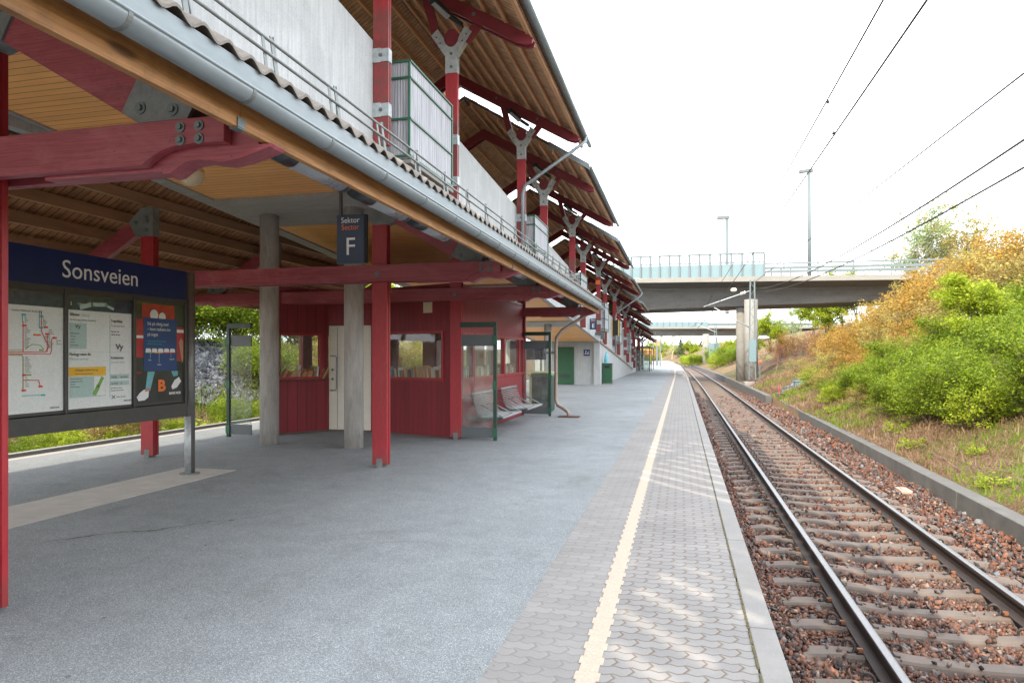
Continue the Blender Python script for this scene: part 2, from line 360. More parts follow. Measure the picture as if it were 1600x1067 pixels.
c = g.mix(g.math('MULTIPLY', jm, g.math('MULTIPLY', right, .85)), c, jc); g.out(c, .88, spec=.3)
g.bump(g.math('ADD', g.ramp(dj, [(0, 0.0), (.012, 1.0)]), g.math('MULTIPLY', nn, .25)), .6, .005)
g = G('line_paint'); x = g.sep(); f = g.math('FRACT', g.math('DIVIDE', x[1], P)); jn = g.math('LESS_THAN', f, .05); nn = g.noise(60, 4, .7)
c = g.ramp(nn, [(.3, (.37,.30,.235)), (.7, (.50,.41,.325))]); wear = g.ramp(g.noise(9, 6, .75), [(.52, 0.0), (.72, .75)])
c = g.mix(wear, c, (.35,.32,.28)); c = g.mix(g.math('MULTIPLY', jn, .35), c, (.35,.27,.2)); g.out(c, .8); g.bump(g.math('SUBTRACT', nn, jn), .3, .003)
# stones
def stones(name, stops, rough=.85):
    g = G(name); gi = g.n('ShaderNodeNewGeometry'); r = gi.outputs['Random Per Island']; c = g.ramp(r, stops)
    nn = g.noise(45, 4, .6); c = g.mix(.45, c, g.ramp(nn, [(.3, .25), (.7, 1.6)]), 'MULTIPLY'); g.out(c, rough, spec=.3); g.bump(nn, .3, .004)
stones('ballast', [(0, (.20,.085,.05)), (.2, (.085,.042,.032)), (.38, (.20,.095,.06)), (.55, (.035,.031,.031)), (.7, (.11,.062,.048)), (.85, (.095,.095,.10)), (.97, (.25,.18,.14))])
stones('grey_rock', [(0, (.05,.054,.06)), (.4, (.095,.10,.11)), (.7, (.15,.158,.17)), (1, (.23,.24,.255))])
g = G('ballast_bed'); v = g.vor(28, out='Color'); sv = g.n('ShaderNodeSeparateColor'); g.l(v, sv.inputs[0]); d = g.vor(28)
c = g.ramp(sv.outputs[0], [(0, (.16,.055,.035)), (.3, (.085,.045,.035)), (.5, (.17,.09,.06)), (.7, (.06,.055,.055)), (.9, (.15,.12,.11))]); c = g.mix(.8, c, g.ramp(d, [(0, 1.1), (.7, .35)]), 'MULTIPLY')
g.out(c, .95); g.bump(d, .8, .03)
# bank soil and grass
g = G('bank_ground'); a = g.noise(.35, 5, .6); b = g.noise(2.2, 6, .7); f = g.noise(25, 5, .75)
gr = g.ramp(f, [(.3, (.04,.06,.012)), (.5, (.11,.16,.025)), (.75, (.24,.28,.07))]); br = g.ramp(f, [(.3, (.05,.03,.018)), (.5, (.15,.09,.058)), (.75, (.29,.21,.15))])
k = g.ramp(g.math('ADD', g.math('MULTIPLY', a, .6), g.math('MULTIPLY', b, .4)), [(.50, 0.0), (.60, 1.0)])
g.out(g.mix(k, br, gr), .95, spec=.1); g.bump(g.math('ADD', f, b), .8, .05)
def leaf(name, cols, trans=.35):
    g = G(name); gi = g.n('ShaderNodeNewGeometry'); n1 = g.noise(1.2, 3, .5)
    fac = g.math('ADD', g.math('MULTIPLY', gi.outputs['Random Per Island'], .55), g.math('MULTIPLY', g.ramp(n1, [(.3, 0.0), (.7, 1.0)]), .45))
    c = g.ramp(fac, [(0, cols[0]), (.5, cols[1]), (1, cols[2])]); g.out(c, .6, spec=.15)
    tl = g.n('ShaderNodeBsdfTranslucent'); g.l(c, tl.inputs[0]); ms = g.n('ShaderNodeMixShader'); ms.inputs[0].default_value = trans
    g.l(g.b.outputs[0], ms.inputs[1]); g.l(tl.outputs[0], ms.inputs[2]); g.l(ms.outputs[0], g.t.nodes['Material Output'].inputs[0])
leaf('leaf_green', [(0.072,0.115,0.009), (0.158,0.230,0.014), (0.274,0.346,0.029)])
leaf('leaf_lime', [(0.158,0.230,0.014), (0.288,0.360,0.025), (0.396,0.446,0.050)])
leaf('leaf_orange', [(.20,.115,.025), (.36,.21,.04), (.42,.30,.065)]) if True else leaf('leaf_orange_dry', [(0.202,0.094,0.022), (0.346,0.173,0.036), (0.396,0.259,0.065)])
leaf('leaf_olive', [(0.183,0.152,0.044), (0.324,0.259,0.075), (0.453,0.389,0.118)])
leaf('leaf_pink', [(0.158,0.072,0.043), (0.259,0.122,0.072), (0.324,0.180,0.115)])
leaf('leaf_dark', [(0.014,0.032,0.011), (0.036,0.065,0.022), (0.065,0.094,0.036)], .15)
leaf('leaf_pale', [(0.152,0.216,0.087), (0.259,0.345,0.152), (0.367,0.453,0.216)])
leaf('blades_green', [(0.065,0.108,0.011), (0.144,0.216,0.022), (0.259,0.302,0.050)])
leaf('blades_straw', [(0.115,0.065,0.036), (0.245,0.158,0.094), (0.374,0.302,0.209)])

# ================================================================ SETTING
rng = np.random.default_rng(11)
def vnoise(x, y, s=1.0):
    return (math.sin(x*.31*s+1.3)*math.cos(y*.27*s-.7) + .5*math.sin(x*.83*s+y*.61*s) + .25*math.sin(x*1.9*s-y*1.7*s+2)) / 1.75
def ground_z(X, Y):
    xr = X - cx(Y)
    if xr > 4.42:
        t = xr - 4.42; h = -.55 + .40 * t; h = min(h, 5.2 + .02 * t)
        return h + .22 * vnoise(X, Y, 1.0) * min(1, t / 2) + .05 * vnoise(X*3, Y*3)
    if xr < -10.7:
        t = -10.7 - xr; h = -.75 + (0 if t < 2.6 else .55 * (t - 2.6)); h = min(h, 2.0 + .02 * t)
        return h + .15 * vnoise(X, Y) * min(1, t / 2)
    return -1.02
def axis(a, b, fine0, fine1, sf, gro=1.25):
    v = list(np.arange(fine0, fine1 + 1e-6, sf)); s = sf; x = fine1
    while x < b: s *= gro; x += s; v.append(x)
    s = sf; x = fine0
    while x > a: s *= gro; x -= s; v.insert(0, x)
    return v
ys = axis(-60, 1200, 0, 70, .8, 1.07)
xs = sorted(axis(-500, 500, -24, 22, .7, 1.22) + [-10.68, -10.72, 4.40, 4.44])
gm = MB(); nx = len(xs)
for Y in ys:
    for X in xs: gm.v.append((X + cx(Y) if abs(X) < 60 else X, Y, ground_z((X + cx(Y)) if abs(X) < 60 else X, Y)))
for j in range(len(ys) - 1):
    for i in range(nx - 1): gm.f.append((j*nx+i, j*nx+i+1, (j+1)*nx+i+1, (j+1)*nx+i)); gm.m.append(0)
struct(gm.build('ground', 'bank_ground', smooth=True))

PY = list(np.arange(-12, 40, 4.0)) + list(np.arange(40, 236, 6.0))
def strip(name, x0, x1, z0, z1, mat, Ys=PY, bevel=0):
    m = MB(); m.loft([(x0, z0), (x0, z1), (x1, z1), (x1, z0)], Ys, close=True); return struct(m.build(name, mat, bevel=bevel))
strip('platform_base', -10.55, .34, -1.1, -.05, 'kerb_concrete')
strip('asphalt_platform', -10.30, -.978, -.05, 0, 'asphalt')
strip('paved_strip', -.978, .385, -.05, 0, 'pavers')
m = MB(); yv = np.arange(2.2, 60, .092); m.v = []; 
for i, y in enumerate(yv):
    jj = .010 if i % 2 else -.004
    m.box(-.515 - jj, -.405 + (.008 if i % 2 else -.006), y, y + .092, .0025, .0045)
m.loft([(-.515, .0045), (-.405, .0045)], [60 + 5 * i for i in range(33)])
struct(m.build('painted_line', 'line_paint'))
# coping slabs with joints, each 2 m
m = MB(); y = -11.7
while y < 226:
    m.loft([(.395, -.14), (.395, .004), (.541, .004), (.541, -.14)], [y + .006, y + 1.0, y + 1.994], close=True); y += 2.0
struct(m.build('platform_edge_coping', 'kerb_concrete', bevel=.006))
m = MB(); m.loft([(.385, -.03), (.395, -.012)], PY); 
for i in range(900):
    yy = 2.3 + rng.random()**2 * 22; w = .004 + rng.random() * .004; m.box(.3895 - w, .3895 + w, yy, yy + .02 + rng.random()*.03, -.02, .003 + rng.random()*.004)
stuff(m.build('moss', 'moss'), 'moss growing in the joint behind the platform edge slabs')
strip('platform_face', .34, .47, -1.1, -.14, 'kerb_concrete')
strip('left_platform_kerb', -10.66, -10.52, -1.0, .03, 'kerb_concrete')
m = MB(); m.loft([(-10.16, .0045), (-10.06, .0045)], PY); struct(m.build('painted_line_far_side', 'line_paint'))
struct(MB().box(-7.0, -6.12, 1.5, 8.45, -.02, .006).build('concrete_footing_pad', 'pad_concrete', bevel=.003))
strip('ballast_bed', .47, 4.40, -1.05, -.86, 'ballast_bed', list(np.arange(-6, 40, 2.0)) + list(np.arange(40, 500, 8.0)))
# low retaining wall beside the track, with the step-out at the catenary mast
w = thing('retaining_wall', 'low dark concrete wall running between ballast and green bank', 'wall', (4.3, 10, -.9))
for (a, b) in ((-4, 4), (4, 12), (12, 20), (20, 28), (28, 35.8)):
    dxx = lambda Y: .016 * (Y - 10)
    MB().loft([(4.12, -1.0), (4.14, -.49), (4.40, -.49), (4.42, -1.0)], [a + .01, (a + b) / 2, b - .01], close=True, fx=dxx).build('wall_segment', 'old_concrete', w, bevel=.012)
MB().prism([(4.55, 35.8), (5.75, 36.3), (5.75, 39.0), (5.5, 39.0), (5.5, 36.6), (4.55, 36.2)], 'z', -1.0, -.22).build('return_wall', 'old_concrete', w, bevel=.015)
MB().loft([(4.1, -1.0), (4.1, -.35), (4.4, -.35), (4.4, -1.0)], [36.1, 45, 60, 80, 100, 130, 170], close=True).build('far_wall_segment', 'old_concrete', w, bevel=.012)
c = MB().box(5.62, 6.15, 37.0, 37.5, -.35, .32).box(5.58, 6.19, 36.96, 37.54, .32, .36).build('signal_box', 'pale_screen', origin=(5.9, 37.2, -.3), bevel=.01)
tag(c, 'small pale blue metal cabinet standing behind the stepped end of the low wall', 'cabinet')
c = MB().tube([(4.75, 36.1, -.4), (4.75, 36.1, .12)], .03, 8).build('marker_post', 'red_ink', origin=(4.75, 36.1, -.3)); tag(c, 'short red marker post by the step in the low wall', 'marker post')
c = MB().box(3.72, 3.90, 13.15, 13.5, -.80, -.72).box(3.76, 3.86, 13.2, 13.4, -.72, -.70).build('litter_block', 'litter', origin=(3.8, 13.3, -.8), bevel=.02); tag(c, 'pale pink brick-like lump lying on ballast beside the low wall', 'brick')

# ---------------------------------------------------------------- track
tr = thing('railway_track', 'single curving railway track with rust-stained concrete sleepers and worn steel rails', 'railway track', (2.25, 6, -.8))
TY = list(np.arange(0, 40, 4.0)) + list(np.arange(40, 520, 6.0))
for xr in (1.4975, 3.0025):
    prof = [(-.075,-.775),(-.075,-.765),(-.02,-.752),(-.009,-.74),(-.009,-.655),(-.036,-.640),(-.036,-.612),(-.030,-.606),(-.018,-.603),(.018,-.603),(.030,-.606),(.036,-.612),(.036,-.640),(.009,-.655),(.009,-.74),(.02,-.752),(.075,-.765),(.075,-.775)]
    mi = [0]*len(prof)
    for k in range(7, 11): mi[k] = 1
    mi[6] = mi[11] = 0
    MB().loft([(x + xr, z) for x, z in prof], TY, close=True, mi=mi).build('rail', ['rail_side', 'rail_top'], tr)
SL = [(-1.30,-.842,.125),(-1.28,-.800,.125),(-1.05,-.778,.125),(-.60,-.776,.125),(-.42,-.792,.115),(0,-.806,.105),(.42,-.792,.115),(.60,-.776,.125),(1.05,-.778,.125),(1.28,-.800,.125),(1.30,-.842,.125)]
def sleeper_mb(X, Y, lod=False):
    m = MB(); st = SL if not lod else [SL[0], SL[1], SL[5], SL[9], SL[10]]
    for (x, z, w) in st: m.v += [(X+x, Y-w, -.96), (X+x, Y-w*.78, z-.02), (X+x, Y-w*.66, z), (X+x, Y+w*.66, z), (X+x, Y+w*.78, z-.02), (X+x, Y+w, -.96)]
    n = len(st)
    for i in range(n-1):
        for k in range(5): m.f.append((i*6+k, i*6+k+1, (i+1)*6+k+1, (i+1)*6+k)); m.m.append(0)
    m.f += [tuple(range(6)), tuple((n-1)*6 + k for k in range(6))]; m.m += [0, 0]; return m
def clip_mb(x, Y, s):
    m = MB(); pts = []
    for k in range(13):
        t = -.4 + 5.6 * k / 12; pts.append((x + s * (.075 + .042 * math.cos(t)), Y - .01 + .035 * math.cos(t * .5), -.735 + .042 * math.sin(t)))
    m.tube(pts, .0115, 6); m.tube([(x + s*.02, Y - .05, -.752), (x + s*.035, Y + .05, -.752)], .009, 6)
    m.box(x - .022, x + .022, Y - .045, Y - .020, -.765, -.735, mi=1); m.box(x - .03, x + .03, Y - .06, Y + .06, -.778, -.768); return m
s0 = sleeper_mb(2.25, 6.0).build('sleeper', 'sleeper', tr, bevel=0)
cm = [(-.8525, -1), (-.6525, 1), (.6525, -1), (.8525, 1)]
cl0 = []
for dxr, s in cm:
    o = clip_mb(2.25 + dxr, 6.0, s).build('rail_clip', ['clip', 'clip_orange'], tr); o.parent = s0; cl0.append(o)
for i in range(100):
    Y = 2.45 + .6 * i
    if i == 0: s0.location = (0, Y - 6, 0); continue
    o = s0.copy(); COL.objects.link(o); o.location = (cx(Y) + rng.normal(0, .008), Y - 6, rng.normal(0, .003)); o.rotation_euler = (0, 0, rng.normal(0, .004))
    if i < 32:
        for c0 in cl0:
            c = c0.copy(); COL.objects.link(c); c.parent = o
m = MB()
for i in range(100, 330):
    Y = 2.45 + .6 * i; k = sleeper_mb(2.25 + cx(Y), Y, True); m.add(k.v, k.f)
o = m.build('sleeper_row', 'sleeper', tr); o['kind'] = 'stuff'

# loose stones as one mass
def stone_field(name, mat, pts, size, label, seed=1, flat=.75):
    r = np.random.default_rng(seed); t = (1 + 5 ** .5) / 2
    b = np.array([(-1,-1,-1),(1,-1,-1),(1,1,-1),(-1,1,-1),(-1,-1,1),(1,-1,1),(1,1,1),(-1,1,1)], float) * .68
    F = np.array([(0,2,1),(0,3,2),(4,5,6),(4,6,7),(0,1,5),(0,5,4),(1,2,6),(1,6,5),(2,3,7),(2,7,6),(3,0,4),(3,4,7)])
    n = len(pts); V = b[None] * (1 + r.normal(0, .22, (n, 8, 1))) + r.normal(0, .16, (n, 8, 3)); V = V * np.stack([1.15 + r.normal(0, .25, n), .85 + r.normal(0, .2, n), flat*.85 + r.normal(0, .15, n)], 1)[:, None]
    q = r.normal(0, 1, (n, 4)); q /= np.linalg.norm(q, axis=1, keepdims=True); w, x, y, z = q.T
    Rm = np.stack([1-2*(y*y+z*z), 2*(x*y-z*w), 2*(x*z+y*w), 2*(x*y+z*w), 1-2*(x*x+z*z), 2*(y*z-x*w), 2*(x*z-y*w), 2*(y*z+x*w), 1-2*(x*x+y*y)], 1).reshape(n, 3, 3)
    V = np.einsum('nij,nkj->nki', Rm, V) * (size * np.clip(r.lognormal(0, .32, n), .5, 2.0))[:, None, None] + pts[:, None]
    FF = (F[None] + (np.arange(n) * 8)[:, None, None]).reshape(-1, 3)
    return stuff(link(name, npmesh(name, V.reshape(-1, 3), FF, mat)), label)
def scatter(n, x0, x1, y0, y1, seed):
    r = np.random.default_rng(seed); x = r.uniform(x0, x1, n); y = r.uniform(y0, y1, n)
    ph = (y - 2.45 + .3) % .6 - .3; on = (np.abs(ph) < .10) & (np.abs(x - 2.25) < 1.28)
    keep = ~on | (r.random(n) < .035); rail = (np.abs(np.abs(x - 2.25) - .7525) < .07); keep &= ~rail
    x, y, on = x[keep], y[keep], on[keep]; cxv = np.array([cx(v) for v in y])
    z = -.862 + r.random(len(x)) * .042 - .01 * np.cos(x * 3); z[on] = -.778
    z += np.where(x > 3.55, .03 + .02 * np.sin(y * 2) + .12 * np.clip(x - 3.6, 0, 1), 0) + np.where(x < .95, .02, 0)
    return np.stack([x + cxv, y, z], 1)
pts = scatter(34000, .50, 4.1, 2.6, 8.5, 1)
a = stone_field('ballast', 'ballast', pts, .0185, 'reddish brown crushed stone ballast between the sleepers', 3)
pts = scatter(20000, .50, 4.2, 8.5, 18, 2)
b = stone_field('ballast', 'ballast', pts, .022, 'smaller-looking ballast stones further along the track', 4)
pts = scatter(12000, .50, 4.3, 18, 45, 5)
b = stone_field('ballast', 'ballast', pts, .036, 'distant reddish ballast running towards the bridge', 6)
pts = scatter(500, 3.2, 4.12, 3, 24, 9)
stone_field('ballast', 'grey_rock', pts + np.array([0, 0, .015]), .024, 'scattered grey stones along the foot of the low wall', 8)
# ================================================================ RAMP (raised walkway down the middle of the platform)
def zt(Y): return 6.27 - .058 * (Y - 9.1)          # parapet top
def zb(Y): return min(4.42, 4.50 - .0722 * (Y - 9.1))         # parapet bottom
def zs(Y): return 5.06 - .068 * Y                  # soffit
rp = thing('concrete_ramp', 'long pale concrete ramp with board-marked parapet sloping down beside the platform', 'ramp', (-6.2, 38, 0))
def pwall(x0, x1, Ya, Yb, step, f0, f1, name, mat, bevel=0):
    Ys = list(np.arange(Ya, Yb + .01, step)); m = MB()
    for Y in Ys: m.v += [(x0+cx(Y), Y, f0(Y)), (x0+cx(Y), Y, f1(Y)), (x1+cx(Y), Y, f1(Y)), (x1+cx(Y), Y, f0(Y))]
    for j in range(len(Ys)-1):
        for k in range(4): m.f.append((j*4+k, j*4+(k+1) % 4, (j+1)*4+(k+1) % 4, (j+1)*4+k)); m.m.append(0)
    e = (len(Ys)-1)*4; m.f += [(0,1,2,3), (e+3,e+2,e+1,e)]; m.m += [0,0]
    return m.build(name, mat, rp, bevel=bevel)
pwall(-4.56, -4.40, -12, 38.2, 5.02, zb, zt, 'parapet', 'concrete', .01)
pwall(-8.10, -7.94, -12, 38.2, 5.02, zb, zt, 'parapet', 'concrete', .01)
pwall(-7.94, -4.56, -12, 38.2, 5.02, lambda Y: zs(Y) + .004, lambda Y: zs(Y) + .35, 'walkway_slab', 'concrete')
pwall(-7.94, -4.56, -12, 38.2, 5.02, lambda Y: zs(Y) - .03, lambda Y: zs(Y), 'board_soffit', 'orange_soffit')
pwall(-8.14, -7.86, -12, 38.2, 5.02, lambda Y: zs(Y) - .06, lambda Y: zs(Y) + .05, 'soffit_edge_beam', 'band_concrete')
for Yb in (-7.8, 1.2, 10.25, 19.3, 28.4):
    m = MB(); z0 = zs(Yb) - .09
    m.add([(-7.86, Yb, zs(Yb)-.09), (-4.56, Yb, zs(Yb)-.09), (-4.56, Yb+1.7, zs(Yb+1.7)-.09), (-7.86, Yb+1.7, zs(Yb+1.7)-.09),
           (-7.86, Yb, zs(Yb)-.028), (-4.56, Yb, zs(Yb)-.028), (-4.56, Yb+1.7, zs(Yb+1.7)-.028), (-7.86, Yb+1.7, zs(Yb+1.7)-.028)],
          [(0,3,2,1),(4,5,6,7),(0,1,5,4),(1,2,6,5),(2,3,7,6),(3,0,4,7)]); m.build('cross_beam', 'band_concrete', rp)
# abutment
pwall(-4.75, -4.40, 38.2, 96, 4.13, lambda Y: -.02, zt, 'abutment_wall', 'concrete', .01)
pwall(-8.10, -7.80, 38.2, 96, 4.13, lambda Y: -.02, zt, 'abutment_wall', 'concrete', .01)
MB().box(-7.8, -4.75, 38.4, 38.7, -.02, zs(38.2)).build('end_wall', 'concrete', rp, bevel=.01)
pwall(-4.42, -4.33, 38.2, 66, 3.97, lambda Y: zb(Y) - .05, lambda Y: zb(Y) + .06, 'drain_pipe', 'pipe_brown')
pwall(-7.8, -4.75, 38.7, 96, 5.2, lambda Y: zs(Y) + .1, lambda Y: zs(Y) + .35, 'walkway_slab', 'concrete')
d = MB().box(-6.93, -5.88, 38.33, 38.42, .02, 2.12).build('door', 'green_door', rp, bevel=.006)
MB().box(-6.72, -6.10, 38.31, 38.335, .38, .60).build('louvre', 'dark_green', d)
MB().box(-6.88, -6.84, 38.27, 38.335, .98, 1.20).build('handle', 'stainless', d)
for (x, y) in ((-7.4, 11.2), (-5.62, 11.06), (-7.4, 20.2), (-5.62, 20.1), (-7.4, 29.2), (-5.62, 29.2)):
    nearp = y < 15; r = .17 if y < 15 else .16
    o = MB().tube([(x, y, -.01), (x, y, zs(y) - .03)], r, 32).build('concrete_column', 'concrete_pier', origin=(x, y, 0), smooth=False)
    for p in o.data.polygons: p.use_smooth = len(p.vertices) == 4
    side = 'left' if x < -7 else 'right'
    lab = {(-7.4, 11.2): 'round stained concrete column standing just left of the red shed door', (-5.62, 11.06): 'round stained concrete column standing in front of the white shed door',
           (-7.4, 20.2): 'round concrete column hidden behind the red shed, outer one', (-5.62, 20.1): 'round concrete column hidden behind the red shed, inner one',
           (-7.4, 29.2): 'round concrete column under orange boards before the green door, outer one', (-5.62, 29.2): 'round concrete column under orange boards before the green door, inner one'}[(x, y)]
    tag(o, lab, 'column', 'round columns carrying the ramp')

# ================================================================ LOWER CANOPY
cn = thing('platform_canopy', 'low red timber canopy with wooden fascia, zinc gutter and corrugated roof edge', 'canopy', (-4.25, 9.2, 0))
XR, XL = -4.245, -8.25
FR = (3.3, 9.15, 12.6, 18.2)
outer = [(-2.41,2.93),(-2.41,2.785),(-2.58,2.792),(-2.70,2.787),(-2.79,2.772),(-2.86,2.745),(-2.92,2.71),(-2.94,2.69)]
outer += [(-x-12.5, z) for x, z in reversed(outer)]
tip = [(-3.7,2.935),(-2.245,2.935),(-2.245,2.78),(-2.165,2.78),(-2.18,2.762),(-2.26,2.738),(-2.36,2.712),(-2.47,2.697),(-2.54,2.706),(-2.62,2.722),(-2.70,2.715),(-2.76,2.692),(-2.82,2.655),(-2.86,2.65),(-2.87,2.67),(-3.7,2.67)]
BOLT = {}
def bolt_y(par, x, y, z, r=.022):
    """one washer and hexagonal nut, a mesh of its own"""
    if r not in BOLT:
        m = MB(); m.tube([(0, 0, 0), (0, -.008, 0)], r * 1.5, 14).tube([(0, -.008, 0), (0, -.022, 0)], r * .8, 6)
        o = m.build('bolt', 'bolt_steel'); BOLT[r] = o.data; bpy.data.objects.remove(o)
    o = link('bolt', BOLT[r]); o.parent = par; o.location = Vector((x, y, z)) - wl(par); return o
for fi, Y in enumerate(FR):
    for sx, X in ((1, XR), (-1, XL)):
        p = MB(); zt_ = 3.92
        p.box(X-.115, X+.115, Y, Y+.045, .04, zt_).box(X-.105, X+.105, Y+.045, Y+.085, .04, zt_).box(X-.115, X+.115, Y+.085, Y+.13, .04, zt_)
        po = p.build('post', 'red_paint', cn, bevel=.004)
        MB().box(X-.045, X+.045, Y-.006, Y+.136, -.01, .13).build('steel_shoe', 'steel_plate', po)
        # rafter down to the eave
        xa, za = (X + sx*.02, 3.80); xb, zb_ = (X + sx*1.52, 2.92)
        if sx > 0: xb, zb_ = -2.72, 2.92
        m = MB(); nrm = Vector((za - zb_, 0, abs(xb - xa))); nrm = Vector((sx*nrm.x, 0, nrm.z)).normalized() * .125
        A, B = Vector((xa, 0, za)), Vector((xb, 0, zb_))
        poly = [(A+nrm), (B+nrm), (B-nrm), (A-nrm)]
        m.prism([(v.x, v.z) for v in poly], 'y', Y + .01, Y + .12); ra = m.build('rafter', 'red_beam', cn, bevel=.004)
        d = (B - A).normalized()
        for (t0, t1, base) in ((-.13, .30, A), (-.42, .0, B)):
            q0, q1 = base + d*t0, base + d*t1; pl = [(q0+nrm*.97), (q1+nrm*.97), (q1-nrm*.97), (q0-nrm*.97)]
            if base is A: pl = [(X-sx*.118, 3.98) , (X+sx*.10, 3.98)] ; pl = [Vector((a, 0, b)) for a, b in pl] + [q1+nrm*.97, q1-nrm*.97, Vector((X+sx*.118, 0, 3.52)), Vector((X-sx*.118, 0, 3.52))]
            k = MB().prism([(v.x, v.z) for v in pl], 'y', Y-.008, Y+.138); po2 = k.build('gusset_plate', 'steel_plate', ra, bevel=.002)
            cc = (q0 + q1) / 2
            for e in (-.1, .1): c = cc + d*e + nrm*(.35 if e > 0 else -.35); bolt_y(ra, c.x, Y-.008, c.z, .024)
            if base is A:
                for zz in (3.62, 3.82): bolt_y(ra, X, Y-.008, zz, .022)
    for (a, b) in ((Y-.075, Y-.006), (Y+.136, Y+.205)):
        bo = MB().prism(outer, 'y', a, b).build('cross_beam', 'red_beam', cn, bevel=.004)
        if a < Y:
            for x in (-2.565, -2.685):
                for z in (2.81, 2.882): bolt_y(bo, x, a, z, .02)
            bolt_y(bo, XR, a, 2.80, .024); bolt_y(bo, XL, a, 2.80, .024)
    MB().prism(tip, 'y', Y-.003, Y+.133).build('beam_tip', 'red_beam', cn, bevel=.004)
    MB().prism([(-x-12.5, z) for x, z in reversed(tip)], 'y', Y-.003, Y+.133).build('beam_tip', 'red_beam', cn, bevel=.004)
Y0, Y1 = -3.5, 18.9
def fascia(m, s, yy0, yy1):
    xs_ = (-2.23, -2.19) if s > 0 else (-10.31, -10.25)
    m.box(xs_[0], xs_[1], yy0, yy1, 2.785, 3.02)
for a, b in ((Y0, 3.06), (3.063, 8.9), (8.903, 14.6), (14.603, Y1)):
    m = MB(); fascia(m, 1, a, b); m.build('fascia_board', 'wood_fascia', cn, bevel=.003)
m = MB(); fascia(m, -1, Y0, Y1); m.build('fascia_board', 'wood_fascia', cn)
for y in (3.06, 8.9, 14.6): MB().box(-2.187, -2.182, y-.03, y+.03, 2.785, 2.835).box(-2.235, -2.184, y-.03, y+.03, 2.778, 2.783).build('joint_plate', 'bolt_steel', cn)
# gutter
def halfround(xc, zc, r, n=12, t=.004):
    a = [(xc + r*math.cos(math.pi + math.pi*k/n), zc + r*math.sin(math.pi + math.pi*k/n)) for k in range(n+1)]
    return a
gprof = halfround(-2.088, 2.925, .058) ; lip = [(-2.088+.058 + .008*math.cos(t), 2.930 + .008*math.sin(t)) for t in np.linspace(0, 6, 7)]
gi = halfround(-2.088, 2.925, .054); m = MB(); m.loft(gprof + list(reversed(gi)), [Y0, Y1], close=True, fx=lambda y: 0)
gu = m.build('gutter', 'zinc', cn, smooth=True)
MB().loft(lip[:-1], [Y0, Y1], close=True, fx=lambda y: 0).build('gutter_lip', 'zinc', gu, smooth=True)
for i in range(30):
    y = Y0 + .2 + i * .78
    if y > Y1: break
    MB().loft(halfround(-2.088, 2.925, .0625) + list(reversed(halfround(-2.088, 2.925, .0582))), [y, y+.022], close=True, fx=lambda y: 0).build('gutter_strap', 'steel_plate', gu)
MB().add([(-2.142,Y0,2.92),(-2.142,Y1,2.92),(-2.132,Y1,3.095),(-2.132,Y0,3.095),(-2.147,Y0,2.92),(-2.147,Y1,2.92),(-2.137,Y1,3.095),(-2.137,Y0,3.095)],
         [(0,1,2,3),(7,6,5,4),(0,4,5,1),(3,2,6,7)]).build('eave_flashing', 'zinc', cn)
MB().loft([(-10.235 + .074*math.cos(t), 2.915 + .074*math.sin(t)) for t in np.linspace(math.pi, 2*math.pi, 9)], [Y0, Y1], fx=lambda y: -.2).build('gutter', 'zinc', cn, smooth=True)
# corrugated sheets (waves along Y)
def corrugated(name, mat, par, xe, ze, xr, zr, ya, yb, pitch=.177, A=.024, course=0, nseg=8, th=.009, parent_thing=None):
    n = int((yb - ya) / pitch * nseg) + 1; m = MB(); L = math.hypot(xr-xe, zr-ze)
    nc = max(1, int(L / course)) if course else 1
    for c in range(nc):
        t0, t1 = c / nc, (c+1) / nc
        if course: t0 = max(0, t0 - .012)
        for off, rev in ((0, False), (-th, True)):
            o = len(m.v)
            for i in range(n):
                y = ya + i * pitch / nseg; w = A * math.sin(2*math.pi*y/pitch); w = w if w > 0 else w * .9
                for t, lift in ((t0, .018 if course else 0), (t1, 0)): m.v.append((xe + (xr-xe)*t, y, ze + (zr-ze)*t + w + off + lift))
            for i in range(n-1):
                q = (o+2*i, o+2*i+2, o+2*i+3, o+2*i+1); m.f.append(tuple(reversed(q)) if rev else q); m.m.append(0)
        o2 = o - 2*n                                   # close the lower lip
        for i in range(n-1): m.f.append((o2+2*i, o+2*i, o+2*i+2, o2+2*i+2)); m.m.append(0)
    return m.build(name, mat, par)
corrugated('roof_sheet', 'cement_sheet', cn, -2.115, 3.122, -4.39, 4.48, Y0, Y1, th=.016)
corrugated('roof_sheet', 'cement_sheet', cn, -10.40, 3.085, -8.11, 4.46, Y0, Y1, th=.016)
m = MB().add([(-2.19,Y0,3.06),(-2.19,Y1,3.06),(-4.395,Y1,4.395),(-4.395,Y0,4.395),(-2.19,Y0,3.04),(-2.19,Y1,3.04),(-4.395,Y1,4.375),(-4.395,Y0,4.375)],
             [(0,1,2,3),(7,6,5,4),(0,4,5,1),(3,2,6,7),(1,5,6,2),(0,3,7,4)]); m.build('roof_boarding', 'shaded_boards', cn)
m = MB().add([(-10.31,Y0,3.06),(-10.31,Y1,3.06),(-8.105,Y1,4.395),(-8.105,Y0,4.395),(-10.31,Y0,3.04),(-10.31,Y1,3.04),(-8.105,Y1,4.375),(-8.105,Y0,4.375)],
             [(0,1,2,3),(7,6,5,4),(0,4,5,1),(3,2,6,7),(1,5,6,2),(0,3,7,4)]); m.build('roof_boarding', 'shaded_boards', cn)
for s in (1, -1):
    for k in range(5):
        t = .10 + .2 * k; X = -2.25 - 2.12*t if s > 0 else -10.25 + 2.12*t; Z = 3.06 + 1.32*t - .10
        MB().box(X-.035, X+.035, Y0+.05, Y1-.05, Z-.11, Z+.055).build('purlin', 'shaded_purlin', cn, bevel=.003)
